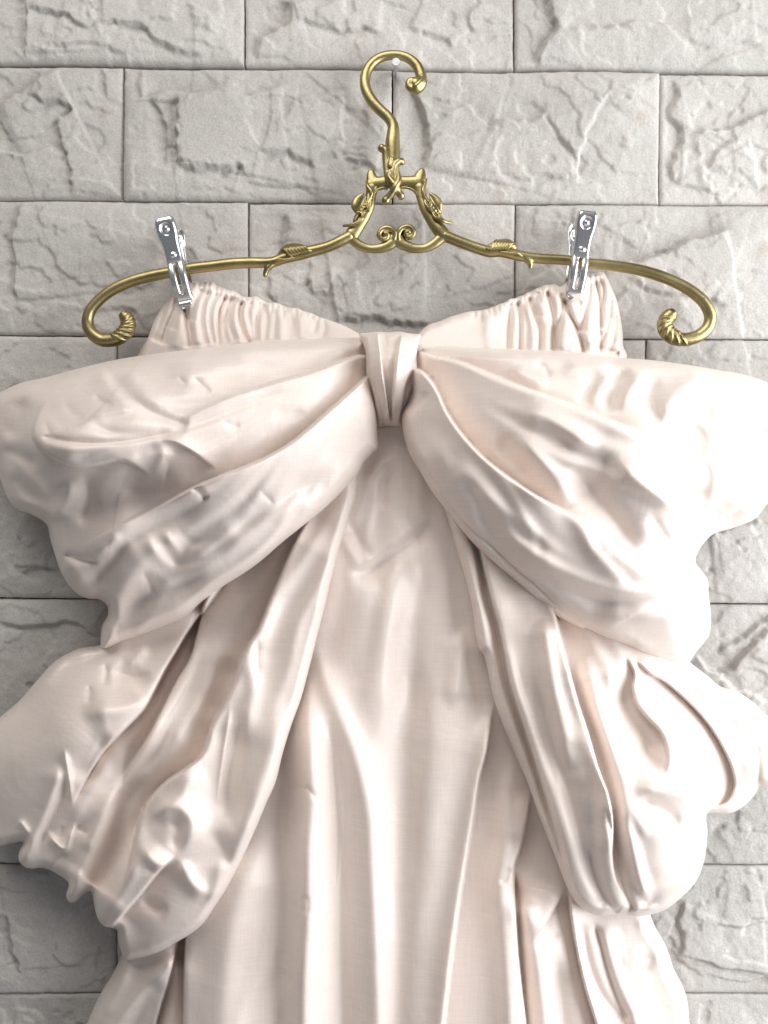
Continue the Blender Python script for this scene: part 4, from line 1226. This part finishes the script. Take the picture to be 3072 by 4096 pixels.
lr_out = V5([(180, 560), (270, 830), (310, 960), (350, 1090), (380, 1220), (410, 1400)]) + \
    V7([(430, 130), (470, 300), (505, 410), (560, 540), (620, 680), (680, 850), (740, 1000), (790, 1130), (830, 1200), (880, 1240), (930, 1256), (1000, 1250), (1045, 1250), (1090, 1260), (1150, 1252), (1215, 1230), (1290, 1172), (1350, 1105), (1385, 1010), (1397, 900), (1396, 815), (1440, 812), (1500, 812), (1560, 778), (1605, 728),
        (1622, 702), (1660, 704), (1760, 680), (1820, 560), (1760, 460), (1659, 395), (1590, 330), (1520, 286), (1450, 264), (1400, 222), (1320, 160), (1200, 60), (1000, -40)]) + V5([(800, 1160), (560, 980), (360, 760)])
lr_ctrl = V5([(270, 830, 56), (350, 1100, 60), (600, 1150, 56), (900, 1300, 56)]) + \
    V7([(430, 100, 62), (560, 520, 66), (700, 880, 68), (820, 1170, 60), (960, 1230, 60), (1100, 1240, 62), (1280, 1150, 58), (1380, 950, 56), (700, 200, 68), (850, 600, 76), (950, 950, 78), (1200, 900, 80), (1150, 450, 74), (1050, 150, 62), (1300, 600, 76), (1430, 600, 60), (1560, 500, 48), (1600, 650, 44), (1500, 780, 44), (1450, 280, 40),
        (1250, 150, 46), (1760, 550, 38)])
lr = [
    V_(V7, [(360, -470), (400, -330), (425, -216), (447, -100), (478, 0), (500, 110), (530, 265), (578, 410), (640, 600), (705, 810), (765, 990), (805, 1110)], 11, 19, taper=(.03, .25)),
    S_(V7, [(375, -470), (460, -120), (490, -10), (515, 100), (545, 250), (592, 400), (655, 590), (720, 800), (780, 980), (830, 1150)], 'L', 8, 60, 30, taper=(0, .2)),
    S_(V7, [(680, -260), (730, -80), (758, 20), (790, 150), (838, 330), (885, 470), (930, 620), (975, 750), (992, 880), (988, 1000), (1005, 1100), (1060, 1200)], 'R', 22, 90, 60, taper=(.05, .2), bias=.45),
    V_(V7, [(800, 130), (855, 330), (905, 480), (950, 620), (990, 740)], 16, 8), R_(V7, [(745, -40), (785, 150), (830, 330), (875, 470)], 16, 5, taper=(.02, .3)),
    R_(V7, [(515, 40), (565, 230), (625, 420), (700, 640), (775, 850), (850, 1080), (930, 1215)], 22, 5, taper=(.1, .05)), V_(V7, [(560, 120), (610, 300), (680, 500), (760, 740)], 22, 5),
    R_(V7, [(690, -40), (718, 180), (765, 420), (835, 630), (880, 720)], 38, 8, taper=(.1, .3)), V_(V7, [(640, 200), (700, 450), (790, 700), (845, 900), (875, 1050), (955, 1230)], 20, 9, taper=(.2, .03)),
    V_(V7, [(790, 480), (820, 580), (832, 670)], 22, 5), R_(V7, [(900, 720), (945, 780), (965, 900), (975, 1020)], 24, 5), V_(V7, [(880, 740), (900, 900), (920, 1060), (960, 1200)], 30, 5),
    R_(V7, [(860, 110), (930, 370), (995, 590), (1040, 760), (1060, 900), (1100, 1060), (1140, 1200)], 36, 9, taper=(.1, .05)), V_(V7, [(1000, 880), (1030, 1030), (1085, 1140), (1145, 1215)], 18, 10, taper=(.3, .02)),
    V_(V7, [(955, 780), (1000, 960), (1025, 1100), (1075, 1235)], 14, 10, taper=(.2, .02)), V_(V7, [(880, 950), (910, 1080), (960, 1190), (1010, 1245)], 14, 8, taper=(.2, .02)),
    V_(V7, [(1060, 780), (1085, 880), (1120, 980), (1150, 1120), (1160, 1220)], 26, 8, taper=(.2, .03)),
    R_(V7, [(1080, 870), (1120, 960), (1170, 1080)], 26, 3),
    V_(V7, [(1000, 200), (1025, 330), (1075, 430), (1130, 500), (1165, 580), (1190, 660)], 44, 10), S_(V7, [(1040, 130), (1080, 210), (1072, 270), (1092, 345), (1140, 405), (1195, 465), (1222, 550), (1215, 660)], 'L', 9, 90, 60),
    R_(V7, [(960, 130), (1000, 330), (1050, 480), (1110, 620)], 34, 6),
    R_(V7, [(1075, 745), (1150, 715), (1250, 720), (1400, 745)], 36, 8), V_(V7, [(1075, 760), (1150, 775), (1240, 830), (1280, 900)], 40, 8), R_(V7, [(1070, 760), (1090, 840), (1150, 930)], 26, 6),
    S_(V7, [(1080, 150), (1150, 210), (1210, 245), (1320, 340), (1400, 430), (1460, 525), (1502, 620), (1512, 700), (1480, 762), (1390, 800)], 'L', 9, 70, 50, taper=(.08, .1), bias=.5),
    V_(V7, [(1130, 210), (1230, 300), (1330, 380), (1410, 480), (1450, 580), (1470, 680), (1450, 740)], 26, 4, taper=(.1, .1)),
    R_(V7, [(1390, 500), (1400, 600), (1450, 740)], 24, 5), V_(V7, [(1180, 160), (1280, 260)], 30, 4), V_(V7, [(1610, 500), (1618, 600), (1612, 720)], 14, 8, taper=(.2, .02)),
    R_(V7, [(1480, 330), (1560, 430), (1590, 560), (1570, 700)], 50, 5),
]
panel('tail_loop', dress, lr_out, lr_ctrl, lr, R=40, drop=20, flow=(1620, 1650, 1.3, 15), seed=37)

# upper loops
ul_out = V4([(1578, 62), (1500, 56), (1300, 62), (1100, 72), (950, 92), (700, 120), (500, 150), (350, 185), (200, 225), (90, 250), (30, 275), (-25, 310), (-60, 400), (-60, 500), (-30, 580), (0, 660), (40, 760), (72, 795), (130, 816), (200, 860), (216, 920), (240, 1000), (270, 1080), (320, 1150), (380, 1182), (430, 1186), (462, 1212),
             (466, 1250), (444, 1295), (436, 1340), (442, 1400), (545, 1362), (700, 1305), (810, 1255), (870, 1200), (950, 1138), (1100, 1040), (1230, 930), (1330, 850), (1410, 785), (1500, 695), (1548, 640), (1575, 590), (1610, 555), (1635, 530), (1633, 480), (1622, 350), (1604, 270), (1590, 210), (1588, 140)])
ul_ctrl = V4([(1300, 80, 66), (900, 110, 66), (500, 160, 60), (200, 230, 52), (1100, 300, 90), (800, 330, 97), (500, 380, 99), (250, 420, 93), (160, 470, 87), (300, 560, 101), (500, 560, 104), (700, 600, 103), (400, 690, 84), (600, 720, 86), (250, 700, 74), (100, 650, 62),
              (20, 560, 54), (-40, 450, 46), (60, 330, 54), (1400, 420, 89), (1150, 600, 99), (850, 720, 97), (550, 870, 89), (400, 950, 79), (1000, 850, 91), (700, 980, 84), (500, 1080, 74), (1300, 780, 83), (1100, 1000, 76), (800, 1180, 66), (600, 1260, 58), (450, 1350, 50), (250, 950, 60), (300, 1100, 54),
              (400, 1170, 52), (1450, 700, 76), (1600, 520, 68), (1620, 400, 70), (1590, 220, 66), (1580, 80, 62), (1450, 300, 81), (1450, 130, 72)])
ul = [
    S_(K2, [(1440, 122), (1330, 142), (1180, 190), (1000, 255), (800, 310), (600, 370), (400, 430), (200, 520), (90, 590), (0, 650)], 'L', 15, 90, 60, taper=(0, .4)),
    R_(K2, [(1050, 262), (850, 325), (650, 390), (400, 460), (200, 545), (80, 610)], 26, 6), V_(K2, [(980, 310), (800, 375), (600, 450), (400, 525), (200, 612), (0, 700), (-200, 730)], 26, 7),
    V_(K1, [(720, 160), (800, 260), (880, 350), (980, 452), (1100, 550), (1240, 605), (1390, 642)], 18, 12, taper=(.4, .05)), R_(K1, [(640, 230), (760, 300), (880, 430), (1000, 520), (1150, 600)], 40, 4), R_(K1, [(880, 190), (1000, 330), (1130, 460), (1280, 560)], 50, 4),
    V_(K1, [(635, 590), (690, 645), (800, 695), (1000, 712), (1200, 695), (1390, 655)], 22, 8), R_(K1, [(650, 585), (820, 552), (1000, 520)], 12, 3),
    V_(K1, [(290, 722), (400, 748), (500, 765), (700, 775), (850, 768), (1000, 750), (1250, 705), (1400, 680)], 14, 10, taper=(.08, .4)),
    R_(K1, [(270, 750), (400, 790), (550, 808), (700, 802), (850, 782), (1000, 755), (1150, 748), (1300, 775), (1450, 860), (1600, 965)], 24, 7, taper=(.1, .25)),
    S_(K1, [(340, 470), (268, 590), (246, 720), (300, 820), (450, 920), (560, 952), (700, 945), (800, 922), (880, 910), (960, 928), (1060, 985), (1115, 1022)], 'L', 15, 100, 90, taper=(.25, .12)),
    V_(K1, [(470, 925), (560, 900), (700, 852), (850, 808), (1000, 775)], 18, 5), R_(K1, [(1190, 780), (1205, 880), (1155, 960), (1110, 1018)], 18, 6), V_(K1, [(990, 900), (1080, 830), (1180, 800)], 24, 4),
    S_(K1, [(1180, 770), (1280, 780), (1400, 835), (1500, 905), (1600, 975)], 'L', 8, 80, 70), V_(K1, [(1220, 850), (1230, 960), (1200, 1050)], 30, 4),
    S_(V4, [(1600, 205), (1560, 245), (1500, 300), (1420, 372), (1340, 442), (1250, 512), (1150, 572), (1050, 616), (950, 652), (850, 692), (700, 772), (560, 842), (430, 912), (340, 960)], 'L', 20, 120, 80, taper=(.0, .5)),
    R_(V4, [(1250, 525), (1050, 630), (950, 666), (850, 706), (700, 786), (560, 856), (400, 935)], 24, 7, taper=(.3, .2)),
    V_(V4, [(900, 760), (760, 830), (620, 900), (480, 985)], 40, 5), V_(V4, [(500, 700), (640, 720), (800, 690)], 40, 4),
    V_(K1, [(1390, 1105), (1460, 1130), (1525, 1200)], 14, 8, taper=(.4, .1)), R_(K1, [(1380, 1080), (1480, 1100), (1560, 1170)], 20, 4),
    R_(K3, [(1195, 215), (1250, 300), (1345, 415)], 24, 8), V_(K3, [(1330, 170), (1345, 250), (1430, 312), (1560, 290), (1680, 200), (1850, 60)], 22, 7), R_(K3, [(1345, 415), (1450, 350), (1600, 270), (1800, 140)], 28, 6), R_(K3, [(1080, 240), (1120, 350), (1215, 455), (1320, 495)], 20, 7),
    V_(K3, [(1180, 240), (1230, 370), (1320, 470), (1450, 450), (1600, 370), (1800, 240)], 22, 8), R_(V4, [(1400, 690), (1200, 810), (1020, 940), (850, 1060), (700, 1150)], 44, 6), V_(V4, [(1450, 620), (1300, 720), (1100, 840), (950, 930)], 40, 4),
    R_(V4, [(1330, 830), (1150, 970), (1000, 1070), (850, 1165), (680, 1250), (520, 1320)], 40, 7), V_(V4, [(900, 1060), (760, 1130), (620, 1180), (500, 1240)], 40, 5),
    R_(K1, [(20, 840), (150, 960), (260, 1080), (380, 1200)], 24, 6), V_(K1, [(60, 1000), (180, 1120), (280, 1230)], 24, 4), V_(K1, [(600, 1000), (650, 1100), (640, 1250), (600, 1420)], 36, 9), R_(K1, [(470, 1040), (510, 1130), (450, 1260), (380, 1350)], 40, 6), V_(K1, [(190, 420), (130, 600), (50, 780)], 44, 7),
    V_(K1, [(0, 820), (160, 880), (320, 960)], 30, 5), V_(K3, [(470, 395), (560, 432), (650, 455), (740, 465)], 10, 6, taper=(.1, .3)), R_(K3, [(470, 430), (560, 520), (650, 620)], 30, 7), V_(K3, [(660, 640), (760, 530), (860, 410), (950, 300)], 40, 8), R_(K3, [(900, 240), (800, 330), (700, 400)], 36, 5),
    V_(K3, [(1050, 520), (1100, 620), (1125, 700)], 26, 6), R_(K3, [(1080, 500), (1180, 560), (1280, 640)], 26, 4), V_(K3, [(690, 670), (770, 710), (850, 800)], 22, 6), V_(K3, [(900, 900), (860, 980), (900, 1060)], 20, 2),
    V_(K1, [(685, 415), (750, 470), (840, 505)], 13, 4), V_(K1, [(470, 470), (540, 560), (640, 605)], 16, 4), V_(K1, [(330, 600), (360, 690), (400, 740)], 14, 3), V_(K1, [(1420, 285), (1500, 365), (1570, 425)], 13, 4), V_(K1, [(1310, 290), (1380, 350)], 12, 3), R_(K1, [(1200, 250), (1400, 255), (1650, 215), (2000, 190)], 44, 5),
    V_(K2, [(340, 590), (400, 640), (500, 660)], 24, 3), V_(K2, [(700, 545), (850, 560), (980, 560)], 18, 3), V_(K2, [(620, 1120), (680, 1180), (740, 1240)], 18, 4), R_(V4, [(1545, 60), (1570, 85), (1580, 120)], 14, 5),
]
panel('bow_loop', dress, ul_out, ul_ctrl, ul, R=50, drop=26, flow=(1490, 1480, 1.5, 14), seed=41, slack=dict(amp=.6))

ur_out = V5([(150, 92), (250, 90), (400, 98), (640, 108), (830, 118), (1000, 140), (1140, 150), (1300, 170), (1450, 195), (1560, 215), (1659, 250), (1760, 320), (1810, 450), (1800, 600), (1740, 700), (1659, 770), (1600, 838), (1500, 880), (1425, 902), (1388, 935), (1352, 990), (1346, 1025), (1370, 1060), (1398, 1100), (1402, 1160), (1412, 1250), (1405, 1340)]) + \
    V7([(1388, 70), (1350, 115), (1320, 158), (1285, 172), (1220, 165), (1110, 130), (1050, 95), (960, 60), (870, 18)]) + V5([(860, 1315), (740, 1252), (650, 1182), (560, 1100), (480, 1030), (400, 958), (340, 890), (270, 800), (210, 725), (160, 640), (110, 555), (86, 480), (76, 405), (82, 370), (108, 330), (120, 300), (116, 230), (130, 170), (148, 120)])
ur_ctrl = V5([(150, 100, 62), (130, 200, 66), (100, 400, 70), (160, 640, 70), (300, 400, 84), (400, 130, 72), (400, 800, 82), (700, 140, 74), (700, 400, 98), (700, 1000, 92), (560, 1060, 76), (900, 700, 102), (1000, 160, 70), (1000, 1100, 92), (800, 1270, 70), (1100, 400, 98), (1250, 800, 92), (1300, 1250, 74), (1200, 1390, 64), (1350, 230, 68), (1450, 500, 80),
              (1560, 750, 58), (1659, 300, 56), (1760, 500, 46), (1450, 880, 48), (1390, 1050, 54), (1320, 1110, 66), (1400, 1300, 54)])
ur = [
    S_(V5, [(120, 98), (200, 130), (330, 160), (450, 210), (600, 270), (800, 345), (950, 400), (1050, 440), (1170, 475), (1290, 492)], 'R', 22, 120, 60, taper=(.0, .3)),
    V_(V5, [(1180, 468), (1260, 445), (1335, 450), (1370, 500), (1340, 560), (1260, 600)], 32, 11), R_(V5, [(1200, 500), (1280, 510), (1310, 540)], 26, 6),
    S_(V5, [(120, 180), (165, 200), (205, 240), (238, 295), (272, 372), (332, 462), (422, 562), (522, 642), (652, 732), (782, 802), (870, 850)], 'R', 26, 120, 70, taper=(.0, .3)),
    R_(V5, [(760, 800), (850, 870), (900, 970), (1000, 1080), (1070, 1150)], 30, 7), V_(V5, [(820, 800), (900, 800), (910, 750)], 20, 3),
    V_(V5, [(100, 480), (130, 560), (185, 640), (262, 745), (350, 850), (430, 925), (550, 1035), (650, 1120), (760, 1220), (880, 1295), (1050, 1375)], 9, 6, taper=(.05, .15)),
    R_(V5, [(300, 560), (400, 700), (520, 800), (640, 900), (690, 970)], 32, 6), V_(V5, [(330, 640), (400, 780), (430, 880), (440, 910)], 34, 6), R_(V5, [(450, 850), (600, 950), (750, 1050), (900, 1120), (1060, 1160), (1250, 1150), (1350, 1130)], 34, 8),
    V_(V5, [(560, 1000), (700, 1100), (870, 1175), (1000, 1195), (1180, 1188), (1370, 1155)], 24, 10), R_(V5, [(880, 1250), (1000, 1270), (1200, 1260), (1350, 1240)], 60, 5), V_(V5, [(640, 900), (680, 960), (640, 990)], 26, 4),
    R_(V5, [(540, 465), (620, 530), (700, 620), (770, 710), (810, 790)], 34, 8), R_(V5, [(560, 370), (680, 400), (800, 460), (930, 560)], 44, 6), V_(V5, [(470, 470), (560, 580), (650, 690)], 44, 6), V_(V5, [(620, 380), (720, 440), (820, 560)], 30, 4),
    V_(V5, [(800, 600), (900, 730), (1020, 880), (1090, 1010)], 66, 9), R_(V5, [(960, 560), (1080, 650), (1200, 740), (1320, 840)], 44, 11), V_(V5, [(1110, 620), (1200, 650), (1290, 640)], 30, 4), R_(V5, [(900, 860), (1000, 980), (1120, 1070), (1300, 1110)], 50, 4), V_(V5, [(1150, 800), (1200, 900), (1260, 970)], 50, 5),
    V_(V5, [(840, 355), (880, 290), (940, 190)], 30, 6), V_(V5, [(955, 390), (1000, 290), (1050, 170)], 36, 8), R_(V5, [(1020, 380), (1060, 280), (1130, 190)], 40, 7), V_(V5, [(1165, 460), (1180, 390), (1150, 300), (1190, 210)], 30, 8), R_(V5, [(1195, 450), (1230, 350), (1320, 260), (1440, 230)], 46, 8),
    R_(V5, [(900, 360), (930, 280), (990, 180)], 34, 5), V_(V5, [(650, 160), (690, 180), (720, 230)], 36, 5), R_(V5, [(540, 170), (620, 230), (720, 280)], 40, 4), R_(V5, [(760, 200), (900, 180), (1000, 190)], 40, 4),
    S_(V5, [(1300, 830), (1262, 915), (1250, 985), (1300, 1055), (1370, 1120), (1362, 1165)], 'R', 16, 80, 50), V_(V5, [(1265, 985), (1330, 925), (1390, 885)], 26, 8), S_(V5, [(1690, 640), (1600, 730), (1500, 810), (1400, 895)], 'R', 12, 90, 60), R_(V5, [(1400, 560), (1440, 660), (1400, 780)], 60, 7),
    V_(V5, [(1480, 600), (1560, 500), (1690, 430)], 46, 7), R_(V5, [(1380, 390), (1480, 380), (1620, 330)], 50, 5), R_(V5, [(170, 420), (260, 600), (380, 760), (500, 900)], 60, 5), V_(V5, [(80, 380), (160, 330), (200, 280)], 16, 6),
    V_(V5, [(1350, 1090), (1300, 1060), (1250, 1000)], 30, 6),
]
panel('bow_loop', dress, ur_out, ur_ctrl, ur, R=50, drop=26, flow=(1640, 1480, 1.4, 14), seed=47, slack=dict(amp=.8, bend=.2))

# knot
kn_out = W7([(560, 205), (600, 194), (640, 192), (690, 184), (740, 181), (790, 186), (850, 187), (900, 182), (950, 181), (1000, 190), (1060, 200), (1145, 212), (1135, 270), (1115, 340), (1105, 440), (1110, 540), (1085, 680), (1050, 800), (1000, 920), (975, 1000), (968, 1076), (900, 1082), (820, 1076), (735, 1086), (722, 960), (690, 840), (650, 700), (630, 560), (625, 400), (600, 300)])
kn_ctrl = W7([(580, 200, 60), (1130, 215, 60), (850, 190, 64), (850, 400, 82), (640, 400, 72), (1100, 440, 72), (700, 800, 68), (1020, 800, 68), (850, 800, 74), (850, 1070, 56), (740, 1070, 54), (960, 1070, 54)])
kn = [
    S_(W7, [(625, 195), (640, 400), (665, 600), (700, 820), (730, 1080)], 'L', 6, 30, 20, taper=(.02, .05)),
    S_(W7, [(742, 184), (768, 390), (785, 560), (805, 700), (835, 900), (862, 1072)], 'R', 8, 30, 26, taper=(.02, .05)), R_(W7, [(742, 190), (762, 400), (780, 600), (810, 800), (850, 1050)], 8, 3, taper=(.02, .05)),
    S_(W7, [(962, 186), (935, 300), (915, 450), (890, 640), (868, 850), (868, 1074)], 'L', 8, 36, 24, taper=(.02, .05)),
    S_(W7, [(1100, 360), (1060, 540), (1000, 700), (975, 850), (930, 1074)], 'R', 7, 34, 24, taper=(.1, .05)), V_(W7, [(1080, 560), (1010, 760), (970, 940)], 7, 4), V_(W7, [(800, 190), (810, 250), (830, 320)], 12, 3), V_(W7, [(700, 640), (750, 850), (790, 1070)], 8, 4, taper=(.2, .02)),
    R_(W7, [(680, 220), (700, 450), (730, 700), (760, 950)], 16, 4), R_(W7, [(1010, 220), (1000, 420), (950, 640), (905, 900)], 20, 3), V_(W7, [(770, 620), (800, 800), (815, 1000)], 8, 3), V_(W7, [(960, 190), (990, 250), (1040, 230)], 10, 2),
    V_(W7, [(640, 560), (690, 760), (715, 920)], 8, 4), R_(W7, [(850, 220), (850, 500), (850, 800)], 26, 3),
]
panel('bow_knot', dress, kn_out, kn_ctrl, kn, R=24, drop=14, step=3, seed=51)

# ------------------------------------------------------------------ spring clips
def make_clip(u, v, tilt_deg, lean, label):
    """stainless clip: origin at its pivot on the hanger bar"""
    root = empty('metal_clip', tuple(W(u, v, HD)), label, 'clip', 'steel clips holding the dress on the hanger')
    L = .0525
    # (fraction along the lever, half width, distance from the mid plane)
    prof = [(0, .0048, .0140), (.03, .0056, .0146), (.10, .0060, .0142), (.20, .0058, .0122), (.27, .0050, .0106), (.36, .0048, .0090), (.44, .0048, .0082), (.50, .0050, .0080), (.58, .0051, .0088), (.66, .0051, .0090), (.74, .0051, .0080), (.82, .0050, .0058), (.90, .0049, .0036), (.945, .0048, .0024), (.95, .0040, .0030), (.975, .0039, .0036), (1.0, .0037, .0030)]
    P = np.array(prof)
    ns, nw = 105, 25
    for side in (-1, 1):        # -1 faces the viewer
        s = np.linspace(0, 1, ns)
        C = catmull([tuple(p) for p in prof], 8)
        hw = np.interp(s, C[:, 0], C[:, 1]); dp = np.interp(s, C[:, 0], C[:, 2])
        verts = np.zeros((ns, nw, 3))
        w = np.linspace(-1, 1, nw)
        for i in range(ns):
            x = w * hw[i]
            y = np.full(nw, dp[i])
            # turned-in edges
            y -= .0020 * np.clip((np.abs(w) - .80) / .20, 0, 1)**1.5 * (1 - smooth((s[i] - .88) / .06))
            # round thumb dimple and oval boss
            dd = np.hypot(x, (s[i] - .125) * L)
            y -= .0016 * (1 - smooth((dd - .0030) / .0011)) - .0011 * (1 - smooth((dd - .0007) / .0010))
            de = np.hypot(x / 1.5, (s[i] - .415) * L)
            y += .0011 * (1 - smooth((de - .0007) / .0008))
            # raised rim of the slot
            ds = np.maximum(np.abs(x) - .0010, 0); sv = np.clip(s[i], .53, .845); dl = np.hypot(ds, (s[i] - sv) * L)
            y -= .0009 * (1 - smooth(dl / .0011))
            verts[i, :, 0] = x; verts[i, :, 1] = y; verts[i, :, 2] = (.55 - s[i]) * L
        idx = np.arange(ns * nw).reshape(ns, nw)
        keep = np.ones((ns - 1, nw - 1), bool)
        sm_ = (s[:-1] + s[1:]) / 2
        for i in range(ns - 1):
            for j in range(nw - 1):
                xm = (w[j] + w[j + 1]) / 2 * hw[i]
                sv = min(max(sm_[i], .535), .84)
                if math.hypot(max(abs(xm), 0), (sm_[i] - sv) * L) < .00125:
                    keep[i, j] = False
        vv = verts.reshape(-1, 3).copy()
        vv[:, 1] *= side
        q = np.c_[idx[:-1, :-1][keep], idx[:-1, 1:][keep], idx[1:, 1:][keep], idx[1:, :-1][keep]]
        if side > 0: q = q[:, ::-1]
        used = np.unique(q); mp = np.full(len(vv), -1); mp[used] = np.arange(len(used))
        o = mesh_np('lever', vv[used], mp[q], STEEL, root)
        md = o.modifiers.new('gauge', 'SOLIDIFY'); md.thickness = .0006; md.offset = -1 if side < 0 else -1
        if side < 0: o['label'] = 'front lever with thumb dimple and slot'
    # coiled spring wire at the pivot, hidden between the levers, and its pin
    bm = bmesh.new()
    pts = []
    for k in range(64):
        a = k / 63 * 2 * math.pi * 3.5
        pts.append((Vector((-.0032 + .0064 * k / 63, math.cos(a) * .0042, .0062 + math.sin(a) * .0030)), .00055))
    tube(bm, pts, 8)
    sp = bm_obj('spring', bm, STEEL)
    sp.parent = root
    root.rotation_euler = (lean, math.radians(tilt_deg), 0)
    return root


make_clip(715, 1080, -12.5, 0, 'steel spring clip tilted on the hanger arm above the grey, shaded side of the bodice')
make_clip(2310, 1058, 7.5, 0, 'bright upright steel spring clip on the hanger arm beside the split stone ridge')
